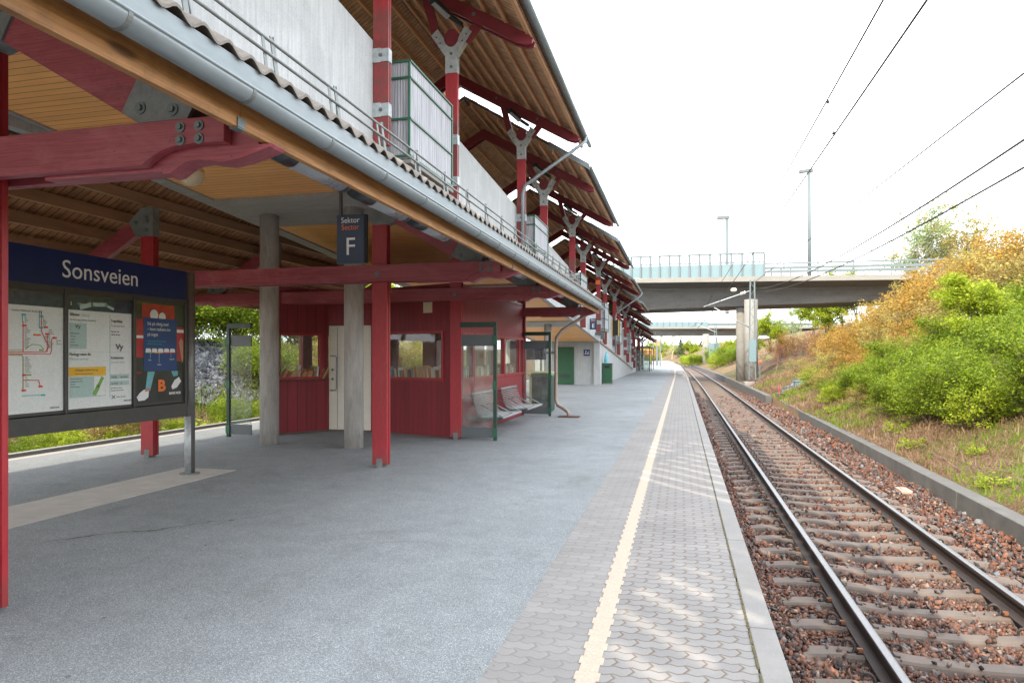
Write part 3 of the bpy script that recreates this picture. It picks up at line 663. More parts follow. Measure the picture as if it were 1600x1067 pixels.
# snow guard
sg = MB(); gz = 3.165 + .60 * (2.66-2.10) + .02
for zz, xx in ((gz+.11, -2.665), (gz+.22, -2.69)): MB().tube([(xx, -3.2, zz), (xx, 18.6, zz)], .0115, 8).build('snow_guard_rail', 'steel_plate', cn, smooth=True)
for i in range(25):
    y = -3.0 + i * .875 + .11
    if y > 18.6: break
    m = MB(); m.bar((-2.655, y, gz-.02), (-2.70, y, gz+.26), .008, .045, up=(0,1,0)); 
    m.bar((-2.655, y-.12, gz-.02), (-2.69, y-.12, gz+.23), .005, .034, up=(0,1,0))
    m.build('snow_guard_bracket', 'steel_plate', cn); MB().bar((-2.70, y+.01, gz+.265), (-2.76, y+.17, gz+.03), .02, .02).build('snow_guard_strut', 'zinc', cn)
# downpipe at the far end
MB().tube([(-2.335, 18.75, 3.02), (-2.36, 18.72, 2.92), (-2.5, 18.6, 2.75), (-3.12, 18.22, 2.30), (-3.25, 18.16, 2.12), (-3.27, 18.15, 1.9), (-3.27, 18.15, .42), (-3.22, 18.12, .30), (-3.0, 17.98, .20), (-2.9, 17.92, .12), (-2.88, 17.9, 0)], .048, 12).build('downpipe', 'pipe_brown', cn, smooth=True)
tag(MB().box(-3.15, -2.6, 17.75, 18.1, .0, .03).build('drain_cover', 'rust_pad', origin=(-2.9, 17.9, 0)), 'rusty drain cover plate under the foot of the brown downpipe', 'drain cover')
# tube lamps under the eave
ty = [4.2, 5.52, 6.84, 9.7, 11.1, 13.6, 15.2]
ords = ['nearest white tube lamp under the wooden fascia, beside the first curved red beam tip', 'white tube lamp under the fascia, just right of the sector sign', 'white tube lamp under the fascia, above the sloping red rafter',
        'white tube lamp under the fascia, first one past the second curved beam tip', 'white tube lamp under the fascia, above the front corner of the red shed', 'white tube lamp under the fascia, above the nearer bench', 'farthest white tube lamp under the fascia, above the second bench']
for y, lb in zip(ty, ords):
    t = thing('tube_lamp', lb, 'lamp', (-2.80, y, 3.13), 'tube lamps under the canopy eave')
    prof = [(-.0, .0, .075), (.02, 0, .082), (.26, 0, .082)]
    MB().tube([(-2.80, y, 3.11), (-2.80, y+.02, 3.11), (-2.80, y+.30, 3.11)], [.08, .095, .10], 24).build('end_cap', 'lamp_dark', t, smooth=True)
    MB().tube([(-2.80, y+.30, 3.11), (-2.80, y+1.05, 3.11)], .098, 24).build('diffuser', 'lamp_body', t, smooth=True)
    MB().tube([(-2.80, y+1.05, 3.11), (-2.80, y+1.13, 3.11), (-2.80, y+1.15, 3.11)], [.10, .095, .08], 24).build('end_cap', 'lamp_dark', t, smooth=True)
    MB().box(-2.85, -2.81, y+.2, y+.24, 3.18, 3.5).box(-2.85, -2.81, y+.9, y+.94, 3.18, 3.5).build('bracket', 'steel_plate', t)
def globe(x, y, z, lb):
    t = thing('globe_lamp', lb, 'lamp', (x, y, z)); m = MB(); m.tube([(x, y, z-.17), (x, y, z-.165), (x, y, z-.145), (x, y, z-.09), (x, y, z), (x, y, z+.06)], [.005, .06, .11, .165, .19, .18], 24)
    m.build('shade', 'lamp_globe', t, smooth=True); MB().tube([(x, y, z+.05), (x, y, zs(y)-.03)], .06, 16).build('base', 'lamp_dark', t)
globe(-6.75, 8.3, 4.20, 'cream globe lamp on the orange boards behind the nearest red beam')
# upper posts etc ---------------------------------------------------------------- STEPPED ROOFS
PX = (-4.27, -8.23); RX = -6.25
def module(slits=False, lab=''):
    Y = 12.42; S = 5.88
    t = thing('stepped_roof', lab, 'roof', (RX, Y, 6.0), 'stepped gabled roofs over the ramp')
    ya, yb = Y - 2.1, Y + S + 1.25
    ez, rz_ = 7.66, 9.93                                # eave and ridge of the sheet
    for s in (1, -1):
        xe = RX + s * 3.66
        f = lambda u, dz=0: (RX + s * 3.66 * (1-u), ez + (rz_-ez) * u + dz)
        if slits and s > 0:  # slits added to the unseen roofs so sun stripes fall on the paving
            y = ya
            while y < ya + 9.0:
                corrugated('roof_sheet', 'cement_sheet', t, xe, ez, RX, rz_, y, y + .365, course=0, nseg=6)
                y += .531
        else:
            corrugated('roof_sheet', 'cement_sheet', t, xe, ez, RX, rz_, ya, yb, course=.4, nseg=6)
            m = MB(); a, b = f(0.03, -.05), f(.99, -.05)
            m.add([(a[0], ya+.04, a[1]), (a[0], yb-.04, a[1]), (b[0], yb-.04, b[1]), (b[0], ya+.04, b[1]), (a[0], ya+.04, a[1]-.02), (a[0], yb-.04, a[1]-.02), (b[0], yb-.04, b[1]-.02), (b[0], ya+.04, b[1]-.02)],
                  [(0,1,2,3),(7,6,5,4),(0,4,5,1),(3,2,6,7),(1,5,6,2),(0,3,7,4)]); m.build('roof_boarding', 'deck_boards', t)
            for k in range(9):
                u = .045 + .113 * k; x, z = f(u, -.135); mm = MB()
                mm.box(x-.032, x+.032, ya+.06, yb-.06, z-.06, z+.06).build('purlin', 'purlin_wood', t)
        # gutter
        hz = ez - .02; gx = xe + s*.055
        ar = [(gx + .062*math.cos(q), hz + .062*math.sin(q)) for q in np.linspace(math.pi, 2*math.pi, 10)] + [(gx + .057*math.cos(q), hz + .057*math.sin(q)) for q in np.linspace(2*math.pi, math.pi, 10)]
        g_ = MB().loft(ar, [ya-.02, yb+.02], close=True, fx=lambda y: 0).build('gutter', 'zinc', t, smooth=True)
        # rake flashing at the low corner of the near gable
        a, b = f(-.02, -.03), f(.30, -.03)
        MB().prism([(a[0], a[1]-.07), (b[0], b[1]-.07), (b[0], b[1]+.09), (a[0], a[1]+.09)], 'y', ya-.012, ya+.035).build('rake_flashing', 'zinc', t)
        m = MB(); yy = ya + .25; c1 = f(.12, .05)
        for dx_ in (0, .12): m.bar((c1[0]-s*dx_, yy, c1[1]), (c1[0]-s*dx_-s*.02, yy, c1[1]+.24), .01, .01)
        m.build('snow_guard_bracket', 'galvanised', t)
        for k in range(2): MB().tube([(c1[0]-s*.02, ya+.1, c1[1]+.10+.1*k), (c1[0]-s*.02, yb-.1, c1[1]+.10+.1*k)], .008, 5).build('snow_guard_rail', 'galvanised', t)
    for yi, yp in enumerate((Y, Y + S)):
        # pair of roof beams meeting at the ridge
        for s in (1, -1):
            P = lambda d, z: (RX + s*d, z)
            sl = .585; top = lambda d: 9.93 - .30 - sl*d
            poly = [P(0, top(0)), P(3.42, top(3.42)), P(3.60, top(3.60)-.035), P(3.57, top(3.57)-.13), P(3.45, top(3.45)-.215), P(3.25, top(3.25)-.262), P(3.0, top(3.0)-.265), P(0, top(0)-.30)]
            if s < 0: poly = list(reversed(poly))
            bnear = None
            for (q0, q1) in ((yp+.112, yp+.18), (yp-.075, yp-.008)): bnear = MB().prism(poly, 'y', q0, q1).build('roof_beam', 'red_roof_beam', t, bevel=.004)
            X = RX + s * 1.98
            # post with the steel Y bracket and two struts
            pm = MB(); zlo = 4.1
            pm.box(X-.12, X+.12, yp, yp+.04, zlo, 7.45).box(X-.11, X+.11, yp+.04, yp+.07, zlo, 7.45).box(X-.12, X+.12, yp+.07, yp+.105, zlo, 7.45)
            po = pm.build('post', 'red_paint', t, bevel=.004)
            hd = [(X + .15*math.cos(q), 7.72 + .17*math.sin(q)) for q in np.linspace(0, 2*math.pi, 9)[:-1] + math.pi/8]
            MB().prism(hd, 'y', yp+.012, yp+.095).build('post_head', 'red_roof_beam', po)
            for sg_ in (1, -1):
                ue = [(X + sg_*.62, top(abs(X + sg_*.62 - RX)) - .12)]
                a, b = Vector((X + sg_*.27, 0, 7.62)), Vector((ue[0][0] - sg_*.05, 0, ue[0][1]))
                d = (b - a).normalized(); w_ = Vector((-d.z, 0, d.x)) * .08
                MB().prism([((a+w_).x, (a+w_).z), ((b+w_).x, (b+w_).z), ((b-w_).x, (b-w_).z), ((a-w_).x, (a-w_).z)], 'y', yp+.008, yp+.10).build('strut', 'red_roof_beam', t, bevel=.003)
            arc = [(X + .15*math.cos(q), 7.72 + .19*math.sin(q)) for q in np.linspace(math.pi*1.03, math.pi*1.97, 9)]
            pl = [(X-.122, 7.03), (X-.122, 7.36), (X-.41, 7.78), (X-.27, 7.90)] + arc + [(X+.27, 7.90), (X+.41, 7.78), (X+.122, 7.36), (X+.122, 7.03)]
            k_ = MB().prism(pl, 'y', yp-.012, yp+.117).build('y_bracket', 'galvanised', po, bevel=.002)
            for (u, z) in ((0, 7.15), (0, 7.40), (-.30, 7.74), (.30, 7.74), (-.22, 7.62), (.22, 7.62)): bolt_y(po, X+u, yp-.012, z, .02 if u == 0 else .012)
            for z0 in (5.66, 4.86):
                zz = z0 - (yi * .34); dirx = -s
                MB().box(X-.128, X+.128, yp-.008, yp+.112, zz, zz+.19).box(min(X, X-s*.16), max(X, X-s*.16), yp-.012, yp-.004, zz-.01, zz+.20).build('wall_clamp', 'galvanised', po, bevel=.002)
                bolt_y(po, X, yp-.008, zz+.095, .02)
            for d_ in (2.45, 1.3): bolt_y(bnear, RX + s*d_, yp-.075, top(d_)-.13, .026)
        # street-lamp style lantern hanging beside the Y
        X = RX + 1.98; L = MB().bar((X+.20, yp+.05, 7.95), (X-.02, yp-.22, 8.06), .09, .07).bar((X+.0, yp-.20, 8.05), (X-.22, yp-.52, 8.22), .16, .09)
        lo = L.build('lantern', 'lamp_dark', t, bevel=.02)
        MB().bar((X+.01, yp-.20, 8.0), (X-.19, yp-.48, 8.155), .12, .03).build('lantern_glass', 'lamp_body', lo)
        MB().bar((X+.30, yp+.05, 7.78), (X+.18, yp+.05, 7.97), .03, .03).build('lantern_bracket', 'lamp_dark', lo)
    # downpipe from the gutter back to the second post
    yp = Y + S; xg = RX + 3.72
    MB().tube([(xg, yp+.25, 7.6), (xg, yp+.22, 7.45), (xg-.12, yp+.02, 7.28), (RX+2.35, yp-.12, 6.42), (RX+2.12, yp-.14, 6.25), (RX+2.06, yp-.14, 6.05), (RX+2.06, yp-.14, 3.6)], .045, 10).build('downpipe', 'zinc', t, smooth=True)
    return t
labs = ['topmost stepped roof behind the camera', 'stepped roof above the first red post', 'nearest full stepped roof, its gutter leaving the top of the photo', 'second stepped roof, showing sky over its near gable',
        'third stepped roof down the ramp', 'fourth stepped roof, above the letter E sign', 'fifth stepped roof down the ramp', 'sixth stepped roof down the ramp', 'seventh stepped roof down the ramp', 'last small stepped roof before the bridge']
first = module(False, labs[2]); org = Vector(first.location)
def place(t, k): t.location = org + Vector((cx(12.4 + 9.05*k), 9.05*k, -.605*k))
for i, k in enumerate((0,)): pass
def nopipe(t):
    for c in list(t.children):
        if c.name.startswith('downpipe'): bpy.data.objects.remove(c)
d = dup(first); nopipe(d); place(d, -1); d['label'] = labs[1]
for k, lb in zip(range(1, 8), labs[3:]):
    d = dup(first); place(d, k); d['label'] = lb
    if k != 3: nopipe(d)
sl = module(True, 'unseen stepped roof over the near end of the platform, slits added to throw sun stripes'); place(sl, -2)
sl2 = dup(sl); place(sl2, -3); sl2['label'] = 'unseen stepped roof farther behind the camera, slits added to throw sun stripes'

# weathered board boxes in green frames, hung on the parapet between each pair of posts
def cage(Yc, k, lb):
    z1 = zt(Yc) - .16; z0 = z1 - 1.50; xa, xb = -4.38, -3.96; ya, yb = Yc, Yc + 1.95
    t = thing('board_box', lb, 'board box', (-4.2, Yc, z0), 'green framed board boxes on the parapet')
    m = MB()
    n = 8
    for i in range(n): w_ = (xb-xa-.06)/n; m.box(xa+.03+i*w_+.004, xa+.03+(i+1)*w_-.004, ya+.012, ya+.032, z0+.02, z1-.02)
    n = 20
    for i in range(n): w_ = (yb-ya-.06)/n; m.box(xb-.032, xb-.012, ya+.03+i*w_+.003, ya+.03+(i+1)*w_-.003, z0+.02, z1-.02)
    m.build('boards', 'weathered_boards', t)
    f = MB()
    for z in (z0+.06, z0+.62, z1-.26, z1-.01):
        f.box(xa, xb+.012, ya-.012, ya+.012, z-.018, z+.014).box(xb-.012, xb+.014, ya-.012, yb, z-.015, z+.010)
    for x in (xa, xb-.03): f.box(x, x+.032, ya-.014, ya+.02, z0, z1)
    f.box(xb-.03, xb+.012, yb-.03, yb, z0, z1); f.build('frame', 'green_paint', t)
    MB().box(xa, xb+.02, ya-.02, yb, z0-.06, z0-.005).build('tray', 'bridge_concrete', t)
    MB().tube([(xa+.1, ya+.1, z0-.1), (xa+.1, ya+.9, z0-.1)], .07, 14).build('conduit', 'zinc', t, smooth=True)
cl = ['board box behind the snow guard rail, largest of the green-framed ones', 'second green-framed board box, beside the zinc downpipe post', 'third green-framed board box along the parapet', 'fourth green-framed board box, right of the letter E sign',
      'fifth green-framed board box down the ramp', 'sixth green-framed board box down the ramp']
for k, lb in enumerate(cl): cage(9.62 + 9.05*k, k, lb)

# ================================================================ WAITING SHED
sh = thing('waiting_shed', 'dark red boarded waiting shed with white door and windows lined with books', 'shed', (-6.2, 15.5, 0))
ZT = 2.98
def wall_run(p, q, z0, z1, holes, mat, par=sh, th=.07, name='wall'):
    """vertical wall from p to q (plan points), with rectangular holes (t0,t1,za,zb) in metres along it"""
    p, q = Vector((*p, 0)), Vector((*q, 0)); L = (q-p).length; d = (q-p).normalized(); n = Vector((d.y, -d.x, 0))
    m = MB(); ts = sorted({0, L} | {h[0] for h in holes} | {h[1] for h in holes}); zz = sorted({z0, z1} | {h[2] for h in holes} | {h[3] for h in holes})
    for i in range(len(ts)-1):
        for j in range(len(zz)-1):
            tm, zm = (ts[i]+ts[i+1])/2, (zz[j]+zz[j+1])/2
            if any(h[0] < tm < h[1] and h[2] < zm < h[3] for h in holes): continue
            a, b = p + d*ts[i], p + d*ts[i+1]; a2, b2 = a - n*th, b - n*th
            vs = [(a.x,a.y,zz[j]),(b.x,b.y,zz[j]),(b.x,b.y,zz[j+1]),(a.x,a.y,zz[j+1]),(a2.x,a2.y,zz[j]),(b2.x,b2.y,zz[j]),(b2.x,b2.y,zz[j+1]),(a2.x,a2.y,zz[j+1])]
            m.add(vs, [(0,1,2,3),(5,4,7,6),(3,2,6,7),(1,0,4,5),(0,3,7,4),(2,1,5,6)])
    return m.build(name, mat, par), p, d, n
def window(p, d, n, h, mull=(), par=sh, frame='red_paint'):
    t0, t1, za, zb_ = h; w = .05; m = MB()
    def pc(t, o): v = p + d*t + n*o; return (v.x, v.y)
    def slab(ta, tb, z0, z1, o0, o1):
        a, b, c, e = pc(ta, o0), pc(tb, o0), pc(tb, o1), pc(ta, o1)
        m.add([(*a, z0), (*b, z0), (*c, z0), (*e, z0), (*a, z1), (*b, z1), (*c, z1), (*e, z1)], [(0,3,2,1),(4,5,6,7),(0,1,5,4),(1,2,6,5),(2,3,7,6),(3,0,4,7)])
    slab(t0-w, t1+w, za-w, za+.004, -.03, .028); slab(t0-w, t1+w, zb_-.004, zb_+w, -.03, .025); slab(t0-w, t0+.004, za, zb_, -.03, .022); slab(t1-.004, t1+w, za, zb_, -.03, .022)
    for k in mull: slab(k-.03, k+.03, za, zb_, -.03, .022)
    f = m.build('window', frame, par)
    a, b = pc(t0, -.02), pc(t1, -.02)
    MB().add([(*a, za), (*b, za), (*b, zb_), (*a, zb_)], [(0,1,2,3)]).build('pane', 'glass', f); return f
# plan of the shed (counter-clockwise from the front-left post)
A, B, C, D_, E_, F_ = (-8.12, 12.33), (-7.42, 13.42), (-6.42, 13.42), (-4.36, 12.64), (-4.19, 12.74), (-4.19, 18.2)
Lh = [(.12, 1.08, 1.18, 2.05)]
_, p, d, n = wall_run(A, B, 0.02, ZT, Lh, 'red_planks'); window(p, d, n, Lh[0])
wall_run(B, C, 2.28, ZT, [], 'red_planks')
_, p, d, n = wall_run(C, D_, 0.02, ZT, [(.28, 1.98, 1.18, 2.07)], 'red_planks'); window(p, d, n, (.28, 1.98, 1.18, 2.07))
dr = MB().box(-7.42, -6.42, 13.44, 13.48, .03, 2.27); dr = dr.build('door', 'cream_door', sh)
for x in (-7.22, -7.0, -6.84, -6.62): MB().box(x, x+.008, 13.434, 13.442, .06, 2.24).build('door_groove', 'grey_ink', dr)
MB().tube([(-7.36, 13.43, 1.62), (-7.34, 13.36, 1.62), (-7.22, 13.36, 1.62), (-7.20, 13.36, 1.58), (-7.20, 13.36, .92), (-7.22, 13.36, .88), (-7.34, 13.36, .88), (-7.36, 13.43, .88)], .012, 8).build('handle', 'stainless', dr, smooth=True)
for z in (1.12, 1.32): MB().tube([(-7.33, 13.437, z), (-7.33, 13.425, z)], .028, 14).build('lock', 'bolt_steel', dr)
Sh = [(.12, .78, 1.18, 2.05), (.92, 2.42, 1.18, 2.05), (2.62, 3.3, 1.18, 2.05), (3.44, 4.92, 1.18, 2.05), (5.02, 5.38, 1.18, 2.05)]
sw, p, d, n = wall_run(E_, F_, 0.02, ZT, Sh, 'red_planks_side')
for h in Sh: window(p, d, n, h)
BL, BR = (-8.22, 18.2), (-8.22, 12.33)
Bh = [(.35, 1.1, 1.18, 2.05), (1.6, 2.5, 1.1, 2.05), (2.9, 3.65, 1.18, 2.05)]
_, p, d, n = wall_run(F_, BL, 0.02, ZT, Bh, 'red_planks'); [window(p, d, n, h) for h in Bh]
Wh = [(.5, 2.0, 1.1, 2.1), (2.6, 4.2, 1.1, 2.1), (4.6, 5.5, 1.1, 2.1)]
_, p, d, n = wall_run(BL, BR, 0.02, ZT, Wh, 'red_planks_side'); [window(p, d, n, h) for h in Wh]
MB().prism([A, B, C, D_, E_, F_, BL, BR], 'z', ZT - .02, ZT + .06).build('roof', 'red_beam', sh)
MB().prism([(x*.985-.09, y) for x, y in (A, B, C, D_, E_, F_, BL, BR)], 'z', 0.004, 0.03).build('floor', 'sleeper', sh)
dd_ = (Vector((*D_, 0)) - Vector((*C, 0))).normalized(); nn_ = Vector((dd_.y, -dd_.x, 0)); base = Vector((*C, 0)) + dd_*1.62
def onwall(t0, t1, z0, z1, o0, o1):
    q = [base + dd_*t0 + nn_*o0, base + dd_*t1 + nn_*o0, base + dd_*t1 + nn_*o1, base + dd_*t0 + nn_*o1]
    return [(a.x, a.y, z0) for a in q] + [(a.x, a.y, z1) for a in q]
BF = [(0,3,2,1),(4,5,6,7),(0,1,5,4),(1,2,6,5),(2,3,7,6),(3,0,4,7)]
vent = MB().add(onwall(-.11, .11, 2.48, 2.50, 0, .025), BF).add(onwall(-.11, .11, 2.68, 2.70, 0, .025), BF).add(onwall(-.11, -.09, 2.5, 2.68, 0, .025), BF).add(onwall(.09, .11, 2.5, 2.68, 0, .025), BF).add(onwall(-.09, .09, 2.5, 2.68, .002, .006), BF).build('vent', 'cream', sh)
for i in range(6): MB().add(onwall(-.09, .09, 2.505+i*.03, 2.52+i*.03, .006, .02), BF).build('louvre', 'cream', vent)
# shelves below the windows inside, books standing on them
bk = random.Random(5)
def books(P0, P1, z, cols, where, lean, cat='book', fill=.93, hmax=.235):
    P0, P1 = Vector(P0), Vector(P1); L = (P1-P0).length; d = (P1-P0).normalized(); n = Vector((d.y, -d.x, 0)); t = .0
    names = dict(book_orange='orange', book_tan='tan', book_red='red', book_white='white', book_blue='blue', book_brown='brown')
    while t < L - .06:
        w = bk.uniform(.022, .042); h = bk.uniform(.17, hmax); dp = .13; c = bk.choice(cols); ang = lean + bk.uniform(-.05, .05); ang *= (1 if bk.random() > .15 else .2)
        dx = math.sin(ang) * h; a = P0 + d*t
        vs = []
        for (tt, zz) in ((0, 0), (w, 0), (w+dx, h*math.cos(ang)), (dx, h*math.cos(ang))):
            for o in (0, -dp): q = a + d*tt + n*o; vs.append((q.x, q.y, z + zz + abs(math.sin(ang))*.0))
        m = MB().add(vs, [(0,2,4,6),(1,7,5,3),(0,1,3,2),(2,3,5,4),(4,5,7,6),(6,7,1,0)])
        o = m.build('book', c, origin=(a.x, a.y, z), bevel=0)
        tag(o, f'{names[c]} book {where}', cat, f'books {where}'); t += w * (1.08 if bk.random() < fill else 3) + .003
shelf = [((-7.99, 12.50), (-7.42, 13.38), 'in window left of white door', .5, ['book_orange', 'book_tan', 'book_white', 'book_brown', 'book_red', 'book_tan']),
         ((-6.12, 13.42), (-4.52, 12.80), 'in window right of big red post', -.12, ['book_orange', 'book_orange', 'book_tan', 'book_tan', 'book_brown', 'book_white', 'book_blue']),
         ((-4.28, 12.95), (-4.28, 15.15), 'in side window above nearer bench', .1, ['book_white', 'book_tan', 'book_white', 'book_blue', 'book_brown']),
         ((-4.28, 15.45), (-4.28, 17.9), 'in side window above farther bench', .05, ['book_white', 'book_tan', 'book_white', 'book_red', 'book_brown'])]
for P0, P1, wh, lean, cols in shelf:
    a, b = Vector((*P0, 0)), Vector((*P1, 0)); d = (b-a).normalized(); n = Vector((d.y, -d.x, 0)); q = [a + n*.02, b + n*.02, b - n*.2, a - n*.2]
    MB().prism([(v.x, v.y) for v in q], 'z', 1.10, 1.125).build('shelf', 'dark_wood', sh)
    books((*P0, 0), (*P1, 0), 1.128, cols, wh, lean, hmax=.30)

# ---------------------------------------------------------------- glass wind screens
def screen(xa, xb, Y, lb, h=2.27, post_right=True):
    t = thing('wind_screen', lb, 'glass screen', ((xa+xb)/2, Y, 0), 'glass wind screens in green frames')
    MB().box(xa, xb, Y-.03, Y+.03, h-.10, h).build('top_rail', 'dark_green', t, bevel=.004)
    xs_ = (xb-.065, xb) if post_right else (xa, xa+.065)
    MB().box(xs_[0], xs_[1], Y-.032, Y+.032, .0, h-.1).build('post', 'dark_green', t, bevel=.004)
    ia, ib = (xa, xb-.07) if post_right else (xa+.07, xb)
    pn = MB().box(ia, ib, Y-.006, Y+.006, .08, h-.24).build('pane', 'glass', t)
    MB().box(ia, ib, Y-.014, Y+.014, .05, .25).build('lower_band', 'grey_panel', t); MB().box(ia, ib, Y-.014, Y+.014, h-.46, h-.24).build('upper_band', 'grey_panel', t)
    xm = (xs_[0]+xs_[1])/2
    for z in (.15, 1.05, h-.35): MB().box(xm-.045, xm+.045, Y-.045, Y-.03, z-.08, z+.08).build('hinge', 'green_paint', t, bevel=.003)
screen(-4.16, -3.42, 12.62, 'green-framed glass screen standing across the end of the nearer bench')
screen(-4.16, -3.40, 18.12, 'green-framed glass screen at the far corner of the red shed beside the brown downpipe')
screen(-8.85, -8.30, 11.95, 'green-framed glass screen left of the round column, with rocks behind it', post_right=False)

# ---------------------------------------------------------------- benches
def bench(ya, yb, lb):
    t = thing('bench', lb, 'bench', (-3.8, ya, 0), 'slatted steel benches on the shed wall')
    prof = [(-3.36,.415),(-3.42,.435),(-3.52,.425),(-3.62,.415),(-3.72,.41),(-3.80,.42),(-3.86,.46),(-3.89,.53),(-3.915,.61),(-3.94,.69),(-3.965,.77),(-3.985,.85)]
    m = MB()
    for i in range(1, len(prof)):
        x, z = prof[i]; x0_, z0_ = prof[i-1]
        for f_ in (.5, 1): m.tube([(x0_+(x-x0_)*f_, ya, z0_+(z-z0_)*f_), (x0_+(x-x0_)*f_, yb, z0_+(z-z0_)*f_)], .012, 7)
    m.tube([(prof[0][0], ya-.01, prof[0][1]), (prof[0][0], yb+.01, prof[0][1])], .028, 10); m.tube([(prof[-1][0]-.01, ya, .875), (prof[-1][0]-.01, yb, .875)], .018, 8)
    s_ = m.build('slatted_seat', 'stainless', t, smooth=True)
    for y in (ya+.02, (ya+yb)/2, yb-.02):
        k = MB()
        for i in range(len(prof)-1): k.bar((prof[i][0], y, prof[i][1]-.015), (prof[i+1][0]-.0, y, prof[i+1][1]-.015), .012, .02)
        k.build('seat_frame', 'steel_plate', t)
    for y in (ya+.3, yb-.3):
        MB().bar((-4.18, y, .36), (-3.45, y, .37), .05, .06).bar((-4.18, y, .16), (-3.7, y, .35), .03, .03).build('wall_bracket', 'steel_plate', t)
    for y in (ya+.02, ya+.75, yb-.02): MB().tube([(-3.93, y, .62), (-3.80, y, .66), (-3.37, y, .45)] if y > ya+.1 and y < yb-.1 else [(-3.82, y, .66), (-3.36, y, .43)], .012, 7).build('armrest', 'stainless', t, smooth=True)
    MB().box(-4.185, -3.96, ya+.05, ya+.10, .80, .84).build('back_bracket', 'red_beam', t); MB().box(-4.185, -3.96, yb-.10, yb-.05, .80, .84).build('back_bracket', 'red_beam', t)
bench(12.85, 14.35, 'nearer slatted steel bench, half seen through the glass screen'); bench(15.05, 16.6, 'second slatted steel bench further along the red shed wall')

# ---------------------------------------------------------------- bins and boxes
t = thing('litter_bin', 'tall dark green litter bin behind the glass at the end of the red shed', 'litter bin', (-3.85, 19.6, 0))
MB().box(-4.2, -3.62, 19.35, 19.9, .03, 1.02).build('body', 'dark_green', t, bevel=.015); MB().prism([(-4.22, 1.02), (-3.6, 1.02), (-3.6, 1.06), (-3.7, 1.12), (-4.22, 1.12)], 'y', 19.33, 19.92).build('lid', 'green_paint', t, bevel=.01)
MB().box(-4.05, -3.75, 19.335, 19.345, .80, .95).build('opening', 'black_rubber', t)
t = thing('litter_bin', 'green litter bin standing against the concrete ramp wall', 'litter bin', (-4.1, 39.4, 0))
MB().box(-4.36, -3.83, 39.2, 39.7, .06, 1.12).build('body', 'green_door', t, bevel=.02); MB().box(-4.38, -3.81, 39.18, 39.72, 1.12, 1.2).build('lid', 'dark_green', t, bevel=.02)
MB().box(-4.25, -3.95, 39.185, 39.2, .92, 1.06).build('opening', 'black_rubber', t); MB().box(-4.4, -3.79, 39.15, 39.75, 0, .06).build('base', 'kerb_concrete', t)
c = MB().box(-4.30, -4.05, 39.35, 39.6, 1.2, 1.23).tube([(-4.17, 39.47, 1.23), (-4.17, 39.47, 1.4), (-4.17, 39.47, 1.62), (-4.17, 39.47, 1.72), (-4.17, 39.47, 1.85)], [.12, .13, .10, .05, .05], 14).build('bottle', 'teal_ink', origin=(-4.17, 39.47, 1.2)); tag(c, 'pale blue bottle standing on top of the green bin by the ramp wall', 'bottle')
c.data.materials[0] = M['jean_blue']
t = thing('grit_box', 'yellow-green grit box seen through glass beyond the dark bin', 'grit box', (-4.2, 22.6, 0))
MB().box(-4.95, -4.25, 22.4, 23.0, .02, .95).build('body', 'olive_ink', t, bevel=.03); MB().prism([(22.36, .95), (23.04, .95), (23.04, 1.1), (22.36, 1.02)], 'x', -5.0, -4.2).build('lid', 'olive_ink', t, bevel=.01)
t = thing('ticket_screen', 'dark blue information screen on a bracket behind the glass screen', 'screen', (-4.3, 21.0, 1.9))
MB().box(-4.75, -4.1, 21.0, 21.08, 1.5, 1.95).build('casing', 'navy', t, bevel=.01); MB().box(-4.1, -3.85, 21.03, 21.06, 1.68, 1.76).build('bracket', 'grey_panel', t); MB().box(-4.7, -4.15, 20.992, 20.999, 1.56, 1.78).build('display', 'photo_dark', t)
t = thing('pictogram_sign', 'small blue pictogram sign on the concrete wall right of the green door', 'sign', (-5.15, 38.35, 1.9))
MB().box(-5.33, -4.98, 38.36, 38.39, 1.62, 1.98).build('plate', 'navy', t)
MB().box(-5.30, -5.01, 38.352, 38.358, 1.72, 1.74).tube([(-5.2, 38.354, 1.90), (-5.2, 38.35, 1.90)], .025, 10).bar((-5.22, 38.354, 1.75), (-5.18, 38.354, 1.87), .004, .03).bar((-5.1, 38.354, 1.75), (-5.06, 38.354, 1.87), .004, .03).build('pictogram', 'white_ink', t)

# ---------------------------------------------------------------- sector signs
def sector(x, Y, zc, w, h, letter, lb, pole=None, small='Sector'):
    t = thing('sector_sign', lb, 'sign', (x, Y, zc))
    MB().box(x-w/2, x+w/2, Y, Y+.05, zc-h/2, zc+h/2).build('panel', 'sign_navy', t, bevel=.004)
    MB().box(x-w/2-.004, x+w/2+.004, Y+.008, Y+.042, zc-h/2-.006, zc+h/2+.006).build('rim', 'grey_panel', t)
    text('Sektor', h*.165, 'white_ink', t, (x-w*.0, Y-.003, zc+h*.335), ax='CENTER', xs=.95, ext=.0004); text(small, h*.165, 'orange_ink', t, (x, Y-.003, zc+h*.19), ax='CENTER', xs=.92, ext=.0004)
    text(letter, h*.52, 'white_ink', t, (x, Y-.003, zc-h*.33), ax='CENTER', xs=1.0)
    if pole: MB().box(pole-.014, pole+.014, Y+.01, Y+.04, zc+h/2, 3.95).build('hanger', 'board_frame', t); MB().box(x+w/2+.006, x+w/2+.03, Y+.012, Y+.04, zc-h/2, zc+h/2).build('side_bar', 'black_rubber', t)
sector(-3.60, 7.0, 2.93, .335, .54, 'F', 'dark blue sector sign with a large white F hanging under the canopy', pole=-3.73)
sector(-4.18, 33.5, 3.18, .34, .53, 'E', 'small dark blue sector sign with a white E beside a red ramp post')
c = MB().box(-4.5, -3.9, 56, 56.06, 2.5, 3.1).build('platform_number_sign', 'sign_navy', origin=(-4.2, 56, 2.8)); c.location.x += cx(56); tag(c, 'far small dark blue sign carrying the platform numbers 2 and 3', 'sign')
